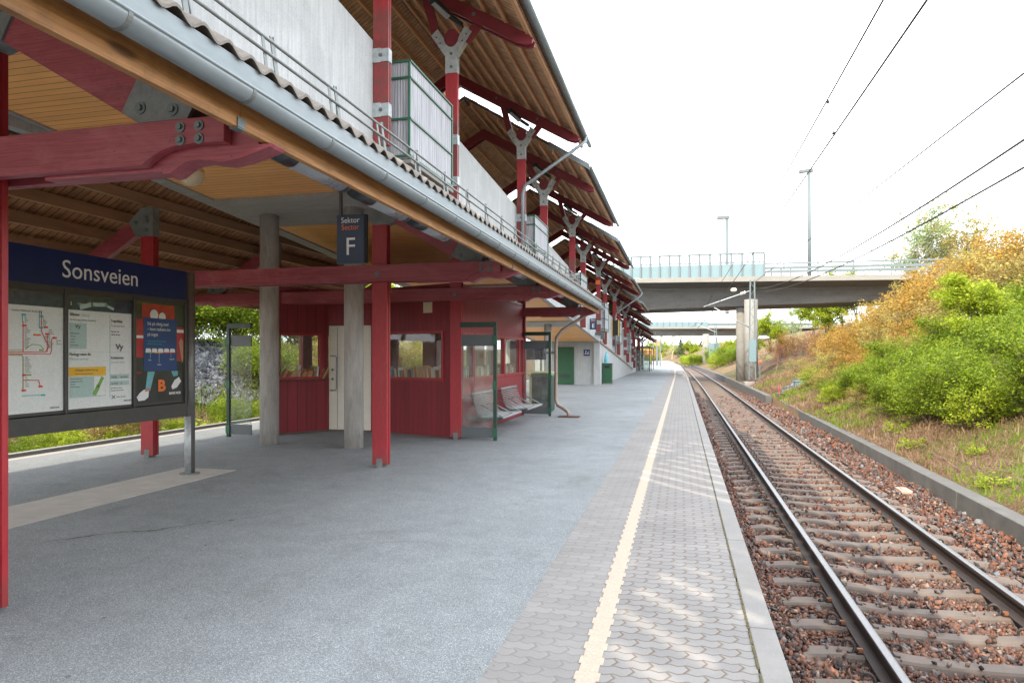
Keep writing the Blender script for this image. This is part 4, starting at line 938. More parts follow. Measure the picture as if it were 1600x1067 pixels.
tt = text('2  3', .42, 'white_ink', c, (-4.42 + cx(56), 55.994, 2.66))
t = thing('warning_panel', 'black panel in a yellow frame on a far red post', 'panel', (-4.1, 44.6, 2.9)); MB().box(-4.3, -3.95, 44.5, 44.54, 2.95, 3.9).build('panel', 'black_rubber', t)
for x in (-4.36, -3.94): MB().box(x, x+.05, 44.49, 44.55, 2.9, 3.95).build('side_bar', 'yellow_ink', t)
c = MB().box(-4.39, -4.15, 36.18, 36.2, 5.4, 5.62).build('orange_plate', 'orange_ink', origin=(-4.27, 36.2, 5.5)); tag(c, 'small bright orange plate fixed high on the red post above the E sign', 'plate')
c = MB().box(-4.5, -4.1, 36.0, 36.18, 2.72, 2.86).box(-4.1, -3.9, 35.9, 36.1, 2.5, 2.85).build('junction_box', 'grey_panel', origin=(-4.2, 36, 2.8), bevel=.01); tag(c, 'grey junction box below the board box by the E sign', 'junction box')

# ================================================================ INFORMATION BOARD
ib = thing('information_board', 'long station information board headed by a navy band reading Sonsveien', 'information board', (-6.5, 6, 0))
BX = -6.5; by0, by1 = 4.25, 7.93
MB().box(BX-.055, BX-.005, by0, by1, 2.375, 2.76).build('header', 'navy', ib, bevel=.003)
MB().box(BX-.05, BX-.012, by0, by1, .80, 1.0).build('lower_band', 'board_frame', ib, bevel=.003)
for z0, z1 in ((2.30, 2.372), (.985, 1.01)): MB().box(BX-.055, BX-.012, by0, by1, z0, z1).build('rail', 'board_frame', ib)
MB().box(BX-.055, BX-.03, by0, by1, 1.01, 2.30).build('backing', 'board_frame', ib)
for y in (by0, 5.13, 6.06, 7.02, by1-.02): MB().box(BX-.03, BX+.006, y-.018, y+.018, .99, 2.34).build('mullion', 'board_frame', ib, bevel=.003)
for y in (by0-.09, 8.02):
    MB().tube([(BX-.03, y, 0), (BX-.03, y, 2.76)], .065, 20).build('post', 'board_post', ib, smooth=True)
    MB().tube([(BX-.03, y, .006), (BX-.03, y, .022)], .13, 20).build('base_plate', 'steel_plate', ib)
MB().tube([(BX-.03, 8.0, .02), (BX-.03, 8.0, .8)], .055, 16).build('post_sleeve', 'galvanised', ib, smooth=True)
text('Sonsveien', .275, 'white_ink', ib, (BX-.003, 6.0, 2.475), '+x', xs=.98)
FX = BX - .028
def card(y0, y1, z0, z1, mat, lift=.002, par=None, name='panel'):
    return MB().box(FX, FX+lift, y0, y1, z0, z1).build(name, mat, par or ib)
def tx(s, size, mat, y, z, par, xs=1.0, lift=.006, bold=0): return text(s, size, mat, par, (FX+lift, y, z), '+x', xs=xs, ext=.0006, bold=bold)
# route map panel (left) -- lines, stops and place names
mp = card(5.15, 6.04, 1.03, 2.28, 'paper', name='route_map'); card(5.15, 6.04, 2.14, 2.28, 'photo_head', .004, mp, 'photo_strip')
def seg(pts, mat, w=.008, par=mp, lift=.005):
    m = MB()
    for (a, b) in zip(pts, pts[1:]): m.bar((FX+lift, a[0], a[1]), (FX+lift, b[0], b[1]), w, .002, up=(1,0,0))
    return m.build('route_line', mat, par)
def U(y): return 5.42 + (y - 19) / (98 - 19) * .60     # photo x -> board y for panel 1
def Vv(z): return 1.03 + (640 - z) / (640 - 462) * 1.17 # photo y -> board z near x=60
seg([(U(39), Vv(496)), (U(39), Vv(544))], 'red_ink'); seg([(U(10), Vv(544)), (U(72), Vv(544)), (U(78), Vv(535)), (U(70), Vv(520)), (U(66), Vv(510)), (U(66), Vv(478))], 'red_ink')
seg([(U(10), Vv(547)), (U(80), Vv(547)), (U(82), Vv(540)), (U(82), Vv(523)), (U(86), Vv(519))], 'red_ink'); seg([(U(75), Vv(544)), (U(75), Vv(515))], 'red_ink')
seg([(U(10), Vv(549)), (U(37), Vv(549)), (U(39), Vv(552)), (U(39), Vv(606))], 'olive_ink', .012); seg([(U(39), Vv(588)), (U(62), Vv(589)), (U(64), Vv(598))], 'red_ink')
seg([(U(38), Vv(485)), (U(38), Vv(498))], 'teal_ink'); seg([(U(63), Vv(478)), (U(63), Vv(506))], 'teal_ink'); seg([(U(37), Vv(612)), (U(70), Vv(613))], 'teal_ink')
seg([(U(42), Vv(540)), (U(52), Vv(532)), (U(64), Vv(533)), (U(70), Vv(540))], 'green_ink'); seg([(U(10), Vv(541)), (U(40), Vv(541))], 'green_ink', .006)
for i, (x, y, c) in enumerate(((40, 486, 'teal_ink'), (41, 503, 'red_ink'), (66, 487, 'teal_ink'), (66, 505, 'teal_ink'), (73, 504, 'red_ink'), (57, 517, 'orange_ink'), (62, 517, 'orange_ink'), (75, 515, 'red_ink'), (87, 521, 'red_ink'), (41, 580, 'red_ink'), (48, 580, 'green_ink'), (65, 599, 'red_ink'), (40, 604, 'red_ink'), (69, 613, 'teal_ink'), (66, 541, 'green_ink'))):
    card(U(x)-.022, U(x)+.022, Vv(y)-.009, Vv(y)+.009, c, .0075, mp, 'stop_marker')
rt = random.Random(3)
names_ = ['Eidsvoll', 'Lillestrøm', 'Moss', 'Halden', 'Ski', 'Sonsveien', 'Rygge', 'Ås', 'Vestby', 'Råde', 'Lysaker', 'Asker', 'Drammen', 'Kolbotn', 'Kambo', 'Jessheim', 'Hamar', 'Gjøvik', 'Dal', 'Kongsberg']
for (x, ya_, yb_, st) in ((41, 489, 500, 3), (41, 507, 538, 3.2), (68, 490, 500, 3.2), (77, 508, 540, 3.2), (89, 525, 534, 3), (42, 553, 578, 3.2), (42, 584, 600, 3.4), (70, 520, 530, 4)):
    z = ya_
    while z < yb_: tx(rt.choice(names_), .017, 'grey_ink', U(x), Vv(z)-.005, mp, .9); z += st
tx('Linjekart Østlandet  Route map', .026, 'grey_ink', 5.45, 2.075, mp); tx('BANE NOR', .022, 'grey_ink', 5.88, 1.06, mp, bold=.0006)
mp0 = card(by0+.03, 5.11, 1.03, 2.28, 'paper', name='route_map'); card(by0+.03, 5.11, 2.14, 2.28, 'photo_head', .004, mp0, 'photo_strip')
# ticket panel (middle)
tp = card(6.09, 6.99, 1.03, 2.28, 'paper', name='ticket_poster'); card(6.09, 6.99, 2.13, 2.28, 'photo_head', .004, tp, 'photo_strip')
m = MB().bar((FX+.006, 6.25, 2.16), (FX+.006, 6.42, 2.21), .05, .002, up=(1,0,0)).bar((FX+.006, 6.4, 2.205), (FX+.006, 6.62, 2.215), .045, .002, up=(1,0,0)).bar((FX+.006, 6.6, 2.21), (FX+.006, 6.72, 2.17), .03, .002, up=(1,0,0)); m.build('snowfield', 'mint_ink', tp)
tx('i', .06, 'white_ink', 6.13, 2.18, tp, bold=.002); tx('Vi hjelper deg', .03, 'white_ink', 6.22, 2.19, tp)
card(6.118, 6.34, 1.70, 1.985, 'mint_ink', .004, tp, 'table_block'); card(6.118, 6.60, 1.155, 1.39, 'mint_ink', .004, tp, 'map_block'); card(6.11, 6.605, 1.395, 1.495, 'yellow_ink', .004, tp, 'notice_band')
card(6.44, 6.595, 1.165, 1.385, 'paper', .006, tp, 'map_inset')
MB().bar((FX+.009, 6.44, 1.175), (FX+.009, 6.50, 1.28), .05, .002, up=(1,0,0)).bar((FX+.009, 6.49, 1.26), (FX+.009, 6.56, 1.375), .04, .002, up=(1,0,0)).build('green_area', 'green_ink', tp)
tx('Billetter', .044, 'grey_ink', 6.12, 2.065, tp, .9, bold=.0012); tx('Tickets', .04, 'mint_ink', 6.27, 2.065, tp, .9); tx('Her kan du kjøpe billetter  Buy tickets', .022, 'grey_ink', 6.12, 2.015, tp)
tx('Vy', .055, 'grey_ink', 6.19, 1.93, tp, 1.2, bold=.002); tx('Vy', .085, 'grey_ink', 6.75, 1.70, tp, 1.2, bold=.004)
tx('Togselskap', .042, 'grey_ink', 6.68, 2.02, tp, .9, bold=.0012); tx('Train operator', .038, 'mint_ink', 6.68, 1.965, tp, .9)
tx('Planlegg reisen din', .042, 'grey_ink', 6.115, 1.585+.04, tp, .9, bold=.0012); tx('Plan your journey', .038, 'mint_ink', 6.115, 1.575, tp, .9)
tx('Kundeservice', .040, 'grey_ink', 6.68, 1.585, tp, .85, bold=.0012); tx('Customer service', .034, 'mint_ink', 6.68, 1.535, tp, .85)
tx('Holdeplass ved buss for tog', .027, 'grey_ink', 6.19, 1.452, tp, bold=.0006); tx('Stop for rail replacement bus', .020, 'grey_ink', 6.19, 1.415, tp); tx('BANE NOR', .024, 'grey_ink', 6.87, 1.075, tp, bold=.0006)
lines = ['Se tider, stopp og togspor i appen', 'og på banenor.no', 'See times, stops and tracks in the app', 'or at banenor.no']
for i, s_ in enumerate(['Billettautomat', 'På toget', 'I appen', 'På nett', 'Kundesenter']): tx(s_, .019, 'grey_ink', 6.13, 1.865 - i*.033, tp)
for i, s_ in enumerate(['Les mer om', 'reisen din her']): tx(s_, .024, 'grey_ink', 6.68, 1.90 - i*.035, tp, bold=.0005)
for i, s_ in enumerate(lines): tx(s_, .019, 'grey_ink', 6.115, 1.53 - i*.010, tp) if False else None
for i, s_ in enumerate(['Her ser du kart over', 'holdeplassen og veien', 'til toget', 'Map of the stop']): tx(s_, .018, 'grey_ink', 6.13, 1.36 - i*.03, tp)
for i, (a_, b_) in enumerate((('05 070', 'Bane NOR'), ('61 25 20', 'Vy'))): card(6.675, 6.95, 1.345-i*.0-(.075*i), 1.40-(.075*i), 'mint_ink', .004, tp, 'phone_block'); tx(a_, .026, 'grey_ink', 6.69, 1.36-(.075*i), tp); tx(b_, .024, 'grey_ink', 6.82, 1.36-(.075*i), tp)
for i, s_ in enumerate(['Spørsmål om reisen', 'Questions about travel']): tx(s_, .02, 'grey_ink', 6.68, 1.235-i*.03, tp)
MB().bar((FX+.006, 6.665, 1.13), (FX+.006, 6.665, 2.1), .003, .002, up=(1,0,0)).bar((FX+.006, 6.11, 1.665), (FX+.006, 6.96, 1.665), .003, .002, up=(1,0,0)).build('divider', 'mint_ink', tp)
MB().bar((FX+.006, 6.69, 1.155), (FX+.006, 6.74, 1.115), .008, .002, up=(1,0,0)).bar((FX+.006, 6.69, 1.115), (FX+.006, 6.74, 1.155), .008, .002, up=(1,0,0)).build('tool_mark', 'grey_ink', tp); tx('Veien til toget', .024, 'grey_ink', 6.76, 1.125, tp)
# picture poster (right)
pp = card(7.05, 7.90, 1.03, 2.28, 'photo_dark', name='picture_poster')
card(7.05, 7.18, 1.60, 2.08, 'photo_red', .003, pp, 'red_field'); card(7.76, 7.90, 1.55, 2.0, 'photo_red', .003, pp, 'red_field'); card(7.16, 7.72, 2.06, 2.28, 'photo_red', .003, pp, 'red_field')
card(7.05, 7.18, 1.84, 1.875, 'white_ink', .0045, pp, 'white_stripe'); card(7.76, 7.90, 1.93, 1.97, 'white_ink', .0045, pp, 'white_stripe')
MB().tube([(FX+.005, 7.36, 2.14), (FX+.006, 7.36, 2.14)], .07, 16).tube([(FX+.005, 7.5, 2.12), (FX+.006, 7.5, 2.12)], .06, 16).build('pale_blur', 'paper', pp)
MB().prism([(7.80, 1.80), (7.84, 1.86), (7.88, 1.82), (7.885, 1.6), (7.86, 1.52)], 'x', FX+.004, FX+.006).build('arm', 'skin', pp)
MB().prism([(7.25, 1.42), (7.37, 1.42), (7.29, 1.18), (7.21, 1.17)], 'x', FX+.004, FX+.006).build('trouser_leg', 'jean_blue', pp); MB().prism([(7.66, 1.42), (7.78, 1.42), (7.78, 1.36), (7.70, 1.35)], 'x', FX+.004, FX+.006).build('trouser_leg', 'jean_blue', pp)
MB().prism([(7.07, 1.11), (7.12, 1.16), (7.19, 1.20), (7.27, 1.18), (7.26, 1.10), (7.20, 1.065), (7.10, 1.06)], 'x', FX+.005, FX+.007).build('shoe', 'white_ink', pp); MB().prism([(7.66, 1.22), (7.72, 1.30), (7.80, 1.34), (7.84, 1.28), (7.76, 1.20), (7.68, 1.18)], 'x', FX+.005, FX+.007).build('shoe', 'white_ink', pp)
MB().prism([(7.20, 1.17), (7.29, 1.18), (7.28, 1.22), (7.22, 1.21)], 'x', FX+.006, FX+.008).build('ankle', 'skin', pp)
tx('B', .20, 'orange_ink', 7.42, 1.17, pp, 1.2, lift=.006, bold=.008); tx('BANE NOR', .045, 'white_ink', 7.62, 1.115, pp, .95, bold=.0015); tx('OSLO', .03, 'red_ink', 7.07, 1.40, pp, bold=.001)
bp = card(7.18, 7.76, 1.43, 2.10, 'poster_blue', .007, pp, 'blue_notice')
for i, s_ in enumerate(['Stå på riktig sted', '– kom raskere inn', 'på toget']): tx(s_, .058, 'white_ink', 7.24, 2.01 - i*.068, pp, .93, lift=.0095)
for i, s_ in enumerate(['Togets lengde og dører vises på', 'skjermene på perrongen']): tx(s_, .026, 'teal_ink', 7.24, 1.80 - i*.034, pp, .95, lift=.0095)
m = MB()
for i in range(5): m.prism([(7.21+i*.105, 1.665), (7.305+i*.105, 1.665), (7.30+i*.105, 1.705), (7.28+i*.105, 1.715), (7.22+i*.105, 1.715)], 'x', FX+.0078, FX+.0095)
m.build('train_drawing', 'white_ink', pp); card(7.215, 7.33, 1.655, 1.667, 'green_ink', .0098, pp, 'colour_bar'); card(7.36, 7.5, 1.655, 1.667, 'yellow_ink', .0098, pp, 'colour_bar'); card(7.53, 7.72, 1.655, 1.667, 'red_ink', .0098, pp, 'colour_bar')
for y, z, s_ in ((7.26, 1.56, 'Start'), (7.41, 1.50, 'Midten'), (7.62, 1.57, 'Vogn bak')): tx(s_, .024, 'white_ink', y, z, pp, lift=.0095); seg([(y+.03, z+.03), (y+.03, 1.655)], 'white_ink', .002, pp, .009)
for a_, b_ in ((5.15, 6.04), (6.08, 7.0), (7.04, 7.91)): MB().add([(BX-.006, a_, 1.02), (BX-.006, b_, 1.02), (BX-.006, b_, 2.30), (BX-.006, a_, 2.30)], [(0,1,2,3)]).build('glazing', 'board_glass', ib)

# ================================================================ ROAD BRIDGES
def bridge(name, A, Bp, zl, zr, zlow, depth, label, screen_end, npost, s=1.0):
    """A, Bp: plan points of the near edge (left, right); zl/zr: top level at each end"""
    A = Vector((*A, 0)); Bp = Vector((*Bp, 0)); L = (Bp - A).length; d = (Bp - A).normalized(); n = Vector((-d.y, d.x, 0))
    t = thing(name, label, 'bridge', tuple(A + d*L/2))
    def sec(pts, mat, nm, par=t, u0=0, u1=1, bevel=0, follow=(1,1)):
        m = MB(); k = len(pts); vs = []
        for u in (u0, u1):
            zt_ = zl + (zr-zl)*u
            for (o, z) in pts: q = A + d*(L*u) + n*o; vs.append((q.x, q.y, zt_ + z if z > -1.3*s else zlow + (z + 99) if z < -50 else zt_ + z))
        m.add(vs, [tuple(range(k)), tuple(reversed(range(k, 2*k)))] + [(i, k+i, k+(i+1) % k, (i+1) % k) for i in range(k)])
        return m.build(nm, mat, par, bevel=bevel)
    sec([(0, 0), (0, -.38*s), (.35, -.38*s), (.35, 0)], 'bridge_concrete', 'edge_beam', bevel=.02)
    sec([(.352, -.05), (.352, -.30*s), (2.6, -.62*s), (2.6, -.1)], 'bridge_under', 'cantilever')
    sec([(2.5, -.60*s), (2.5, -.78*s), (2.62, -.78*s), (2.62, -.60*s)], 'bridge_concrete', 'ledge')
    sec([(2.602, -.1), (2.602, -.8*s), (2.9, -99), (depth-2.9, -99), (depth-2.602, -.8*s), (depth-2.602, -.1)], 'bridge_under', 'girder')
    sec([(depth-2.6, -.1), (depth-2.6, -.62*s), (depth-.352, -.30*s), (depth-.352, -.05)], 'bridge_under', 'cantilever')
    sec([(depth-.35, 0), (depth-.35, -.38*s), (depth, -.38*s), (depth, 0)], 'bridge_concrete', 'edge_beam')
    def P(u, o, z): q = A + d*(L*u) + n*o; return Vector((q.x, q.y, zl + (zr-zl)*u + z))
    for o_ in (.12, depth-.12):
        u = screen_end; k = npost
        for i in range(k + 1):
            uu = u * i / k; MB().bar(P(uu, o_, -.1), P(uu, o_, 1.78*s), .15, .12, up=tuple(n)).build('screen_post', 'mast_steel', t)
        MB().bar(P(0, o_+.03, .50*s), P(u, o_+.03, .50*s), .02, .96*s).build('screen_panel', 'pale_screen', t)
        MB().bar(P(0, o_, 1.78*s), P(u, o_, 1.78*s), .12, .13).build('top_bar', 'mast_steel', t)
        MB().bar(P(0, o_+.25, 1.13*s), P(u, o_+.25, 1.13*s), .07, .09).build('hand_rail', 'mast_steel', t)
        for i in range(k * 1): uu = u * (i+.5) / k; MB().bar(P(uu, o_+.25, 0), P(uu, o_+.25, 1.3*s), .05, .05).build('rail_post', 'mast_steel', t)
        for z in (.35, .62, .95): MB().bar(P(u, o_, z*s), P(1, o_, z*s), .08, .2 if z < .9 else .12).build('guard_rail', 'mast_steel', t)
        kk = int((1-u) * L / 2.2)
        for i in range(kk): uu = u + (1-u) * (i+.6) / kk; MB().bar(P(uu, o_+.02, -.05), P(uu, o_+.02, .97*s), .08, .08, up=tuple(n)).build('rail_post', 'board_frame', t)
    return t
def gp(x, D): u = (x - 800) * D / 1067; c_, s_ = math.cos(TH), math.sin(TH); return (u*c_ - D*s_, u*s_ + D*c_)
bridge('road_bridge', gp(930, 58.5), gp(1480, 45.0), 8.2, 7.05, 5.62, 11.0, 'near grey concrete road bridge crossing the track with a pale blue screen', .545, 17)
bridge('road_bridge', gp(930, 140), gp(1330, 130.0), 7.5, 7.25, 5.75, 10.0, 'farther concrete road bridge seen beneath the near one', .46, 18)
for (x, D, zb_, zt_, r, lb) in ((1158, 55.5, -.9, 5.7, .40, 'round concrete pier under the near road bridge, darker left one'), (1173.5, 52.0, -.9, 5.9, .50, 'round concrete pier under the near road bridge, right behind the lattice mast'), (1103, 134, -.9, 5.9, .62, 'round concrete pier under the farther road bridge beside the track')):
    X, Y = gp(x, D); o = MB().tube([(X, Y, zb_), (X, Y, zt_)], r, 28).build('bridge_pier', 'bridge_concrete', origin=(X, Y, zb_))
    for p in o.data.polygons: p.use_smooth = len(p.vertices) == 4
    tag(o, lb, 'pier', 'round bridge piers')
# ---------------------------------------------------------------- catenary masts and wires
def lattice(x, D, zb_, zt_, lb, w=.34, arm=True, aX=1.55, scale=1):
    X, Y = gp(x, D); t = thing('catenary_mast', lb, 'catenary mast', (X, Y, zb_), 'lattice catenary masts')
    MB().box(X-.55, X+.55, Y-.5, Y+.5, -1.1, zb_+.35).build('foundation', 'kerb_concrete', t, bevel=.03)
    for s_ in (-1, 1): MB().bar((X+s_*w/2*1.25, Y, zb_+.3), (X+s_*w/2*.8, Y, zt_), .09, .12, up=(0,1,0)).build('channel', 'mast_steel', t)
    m = MB(); k = 13
    for i in range(k):
        z0 = zb_+.4 + (zt_-zb_-.5)*i/k; z1 = zb_+.4 + (zt_-zb_-.5)*(i+1)/k; s_ = 1 if i % 2 else -1; m.bar((X-s_*w/2, Y, z0), (X+s_*w/2, Y, z1), .03, .02, up=(0,1,0))
    m.build('lacing', 'mast_steel', t); 
    if arm:
        MB().box(X-.22, X+.24, Y-.16, Y-.08, zb_+1.7, zb_+3.2).build('cover_plate', 'pale_screen', t, bevel=.01)
        MB().tube([(X-.15, Y, zt_-.75), (aX, Y, 5.05)], .035, 8).build('cantilever_tube', 'galvanised', t, smooth=True); MB().tube([(X-.15, Y, 3.55), (aX+.7, Y, 4.98)], .035, 8).build('cantilever_tube', 'galvanised', t, smooth=True)
        for q in (.5, .62, .74): c_ = Vector((X-q, Y, zt_-.75 + (5.05-zt_+.75) * (q-.15)/(X-.15-aX))); MB().tube([c_-Vector((.03,0,0)), c_+Vector((.03,0,0))], .12, 12).build('insulator', 'insulator', t)
        MB().tube([(aX+1.8, Y, 4.75), (aX+.2, Y, 4.42), (aX+.1, Y, 4.3)], .02, 6).build('steady_arm', 'galvanised', t)
        MB().box(X-.3, X+.3, Y-.25, Y-.18, zb_+.38, zb_+.5).build('foot_plate', 'rust_pad', t)
    return X, Y
MX, MY = lattice(1175.5, 47.0, -.5, 6.85, 'pale steel lattice mast in front of the near bridge piers')
lattice(1118, 108, -.5, 7.0, 'second lattice mast seen below the near bridge', arm=False); lattice(1059, 260, -.6, 8.5, 'far thin mast in line with the curving track', arm=False, w=.5)
X, Y = gp(1118, 108); MB().tube([(X, Y, 5.4), (gp(1090, 108)[0], Y, 6.6)], .05, 6).build('cantilever_tube', 'galvanised', bpy.data.objects['catenary_mast.001'])
tag(MB().box(*(lambda q: (q[0]-.8, q[0]+.8))(gp(1108+8, 108.5)), gp(1116, 108.5)[1], gp(1116, 108.5)[1]+.05, 2.5-1.2, 2.5+1.1).build('sign_back', 'pale_screen', origin=(*gp(1116, 108.5), 2)), 'pale rectangular sign back on the second lattice mast', 'sign')
def wire(pts, r, lb, name='overhead_wire'):
    o = MB().tube(pts, r, 5).build(name, 'cable', origin=pts[0]); return tag(o, lb, 'wire', 'overhead wires')
def sag(x0, Y0_, z0, x1, Y1_, z1, sg, n=24): return [(x0+(x1-x0)*i/n, Y0_+(Y1_-Y0_)*i/n, z0+(z1-z0)*i/n - sg*4*(i/n)*(1-i/n)) for i in range(n+1)]
wire(sag(2.2, -13, 4.95, 2.25, MY, 4.85, .0), .013, 'thicker contact wire running above the track to the mast')
wire(sag(2.1, -13, 5.85, 2.1, MY, 5.85, .48), .012, 'thin messenger wire above the contact wire')
wire([(2.25, MY, 4.85), (2.2+cx(105), 105, 4.9)], .03, 'contact wire continuing beyond the mast under the bridges'); wire(sag(2.1, MY, 5.85, 2.0+cx(105), 105, 5.9, .5), .025, 'messenger wire continuing beyond the mast under the bridges')
wire([(4.95 + .002*i, 3 + i*1.47, 4.78 + .00145*((3 + i*1.47) - 18)**2) for i in range(31)], .02, 'upper thick cable sagging from the right of the lattice mast')
wire([(5.35, 3 + i*1.47, 4.62 + .0013*((3 + i*1.47) - 17)**2) for i in range(31)], .02, 'lower thick cable sagging from the right of the lattice mast')
wire([(4.9, 2, 5.55), (5.1, MY+3, 6.9)], .016, 'thinnest straight wire rising above the two thick cables')
Y = 11.0
t = thing('dropper', 'thin dropper with small clamps hanging between the messenger and contact wires', 'dropper', (2.15, Y, 5.2))
zm = 5.85 - .48*4*((Y+13)/(MY+13))*(1-(Y+13)/(MY+13))
MB().tube([(2.13, Y, zm), (2.2, Y, 4.93)], .003, 5).build('dropper_wire', 'cable', t); MB().tube([(2.13, Y-.03, zm), (2.13, Y+.03, zm)], .018, 8).build('clamp', 'cable', t); MB().tube([(2.2, Y-.03, 4.93), (2.2, Y+.03, 4.93)], .018, 8).build('clamp', 'cable', t)
MB().tube([(2.13, Y, zm-.02), (2.17, Y, zm-.08), (2.2, Y, zm-.14), (2.17, Y, zm-.16)], .003, 5).build('tail_loop', 'cable', t); MB().tube([(2.2, Y, 4.95), (2.14, Y, 5.02), (2.12, Y, 5.09), (2.15, Y, 5.12)], .003, 5).build('tail_loop', 'cable', t)
X, Y = gp(1146.5, 45.0); m = MB(); m.tube([(X, Y, 5.96+.14*math.sin(q)) for q in np.linspace(-1.5, 1.5, 9)], [max(.004, .2*math.cos(q)) for q in np.linspace(-1.5, 1.5, 9)], 16)
tag(m.build('marker_ball', 'white_ball', origin=(X, Y, 5.9), smooth=True), 'cream marker ball hanging in front of the near bridge', 'marker ball')
wire([(X, Y, 6.1), (4.0, MY, 6.5)], .006, 'short wire holding the cream marker ball to the mast')
def street_lamp(x, D, zbot, ztop, lb, dirn=-1):
    X, Y = gp(x, D); t = thing('street_lamp', lb, 'street lamp', (X, Y, zbot), 'street lamps on the bridge')
    MB().tube([(X, Y, zbot), (X, Y, zbot+(ztop-zbot)*.5), (X, Y, ztop)], [.10*D/55*1.6, .09*D/55*1.6, .08*D/55*1.6], 10).build('pole', 'mast_steel', t, smooth=True)
    MB().bar((X-dirn*.3, Y, ztop), (X+dirn*1.0*D/70, Y, ztop-.05), .35*D/60, .28*D/60).build('lamp_head', 'grey_panel', t, bevel=.03)
street_lamp(1264.5, 56, 7.4, 16.8, 'taller street lamp rising above the bridge guard rail'); street_lamp(1136, 95, 7.5, 20.9, 'more distant street lamp behind the blue bridge screen')
t = thing('signal_post', 'short signal post with a red lamp beside the mast foundation', 'signal', (*gp(1187.5, 46), -.5)); X, Y = gp(1187.5, 46)
MB().tube([(X, Y, -.5), (X, Y, 1.1)], .04, 8).build('post', 'mast_steel', t); MB().box(X-.07, X+.07, Y-.1, Y+.05, 1.08, 1.25).build('lamp_box', 'red_ink', t, bevel=.02)
# far end of the platform: glass shelter, orange displays, pale posts
t = thing('glass_shelter', 'far glass shelter standing under the last stepped roofs', 'shelter', (-3.9, 76, 0))
for (xa, ya, xb_, yb_) in ((-4.3, 72, -3.0, 72.02), (-3.0, 72, -2.98, 77), (-4.3, 77, -3.0, 77.02)): MB().box(xa+cx(75), xb_+cx(75), ya, yb_, .1, 2.2).build('pane', 'glass', t)
for (x, y) in ((-4.3, 72), (-3.0, 72), (-3.0, 77), (-4.3, 77), (-3.0, 82)): MB().box(x-.04+cx(75), x+.04+cx(75), y-.04, y+.04, 0, 2.5).build('post', 'board_frame', t)
MB().box(-4.4+cx(75), -2.9+cx(75), 71.9, 82.2, 2.5, 2.58).build('roof', 'board_frame', t)
for (x, D, z, lb) in ((1027, 108, 2.0, 'lower orange display near the far end of the platform'), (1047, 115, 2.9, 'upper orange display near the far end of the platform')):
    pass
for (x, D, z, lb) in ((1015, 108, 2.2, 'lower orange display at the far end of the platform'), (1027.5, 112, 3.7, 'upper orange display at the far end of the platform')):
    X, Y = gp(x, D); t = thing('orange_display', lb, 'display', (X, Y, 0)); MB().box(X-.45, X+.45, Y-.1, Y+.1, z-.4, z+.4).build('casing', 'orange_ink', t, bevel=.05); MB().tube([(X, Y, 0), (X, Y, z-.3)], .06, 8).build('post', 'mast_steel', t)
for i, (x, D) in enumerate(((1031.5, 104), (1026, 109), (1021, 118))):
    X, Y = gp(x, D); o = MB().box(X-.09, X+.09, Y-.09, Y+.09, 0, 4.4).build('shelter_post', 'mast_steel', origin=(X, Y, 0)); tag(o, ['rightmost', 'middle', 'leftmost'][i] + ' of the pale posts at the far platform end', 'post', 'pale posts at the far platform end')

# ================================================================ VEGETATION
def rdir(r, d, ang):
    a = Vector((r.gauss(0,1), r.gauss(0,1), r.gauss(0,1))); a = (a - d*a.dot(d)).normalized(); return (d*math.cos(ang) + a*math.sin(ang)).normalized()
def plant(seed, H, stems=1, spread=.5, levels=3, kids=(5,5,4), r0=.05, leaves=9000, ls=.05, up=.25, first=.35, lean=.25, sig=.16, barkmat='bark', leafmat='leaf_green', sides=(7,4,3,3)):
    """returns (wood mesh, leaf mesh): stems branching 'levels' times, leaves scattered round the outermost twigs"""
    r = random.Random(seed); wood = MB(); twigs = []
    def grow(p, d, L, rad, lv):
        n = 5 if lv < levels else 3; pts = [p.copy()]; q = p.copy(); dd = d.copy()
        for i in range(n):
            dd = (dd + Vector((r.gauss(0,.13), r.gauss(0,.13), r.gauss(0,.09) + up*.25))).normalized(); q = q + dd * L/n; pts.append(q.copy())
        wood.tube(pts, [rad*(1-.75*i/n) for i in range(n+1)], sides[min(lv, 3)], cap=False)
        if lv >= levels: twigs.append((pts, L)); return
        for k in range(kids[lv]):
            t = first + (1-first)*(k + r.random())/kids[lv] if lv == 0 else .25 + .75*(k + r.random())/kids[lv]
            i = min(n-1, int(t*n)); b = pts[i].lerp(pts[i+1], t*n - i); ll = L*r.uniform(.42,.68)*(1.1 - .45*t if lv == 0 else .9)
            grow(b, rdir(r, (pts[i+1]-pts[i]).normalized(), r.uniform(.5,1.05)*(1+spread*.3)), ll, rad*(1-.7*t)*.6, lv+1)
        if lv: twigs.append((pts[-2:], L/n))
    for s in range(stems):
        a = 2*math.pi*(s + r.random()*.6)/stems; d = Vector((math.cos(a)*lean*(stems > 1), math.sin(a)*lean*(stems > 1), 1)).normalized()
        grow(Vector((math.cos(a)*.12*(stems > 1)*spread, math.sin(a)*.12*(stems > 1)*spread, -.1)), d, H*r.uniform(.62,.8), r0, 0)
    wm = bpy.data.meshes.new('branches'); wm.from_pydata(wood.v, [], wood.f); wm.materials.append(M[barkmat])
    g_ = np.random.default_rng(seed); w = np.array([t[1] for t in twigs]); idx = g_.choice(len(twigs), leaves, p=w/w.sum())
    P0 = np.array([t[0][0] for t in twigs]); P1 = np.array([t[0][-1] for t in twigs]); tt = g_.random(leaves)**.7
    Cc = P0[idx] + (P1-P0)[idx]*tt[:, None] + g_.normal(0, sig*H/3, (leaves, 3))*np.array([1, 1, .7])
    Cc[:, 2] = np.maximum(Cc[:, 2], .02)
    return wm, leafmesh(Cc, ls, g_, leafmat)
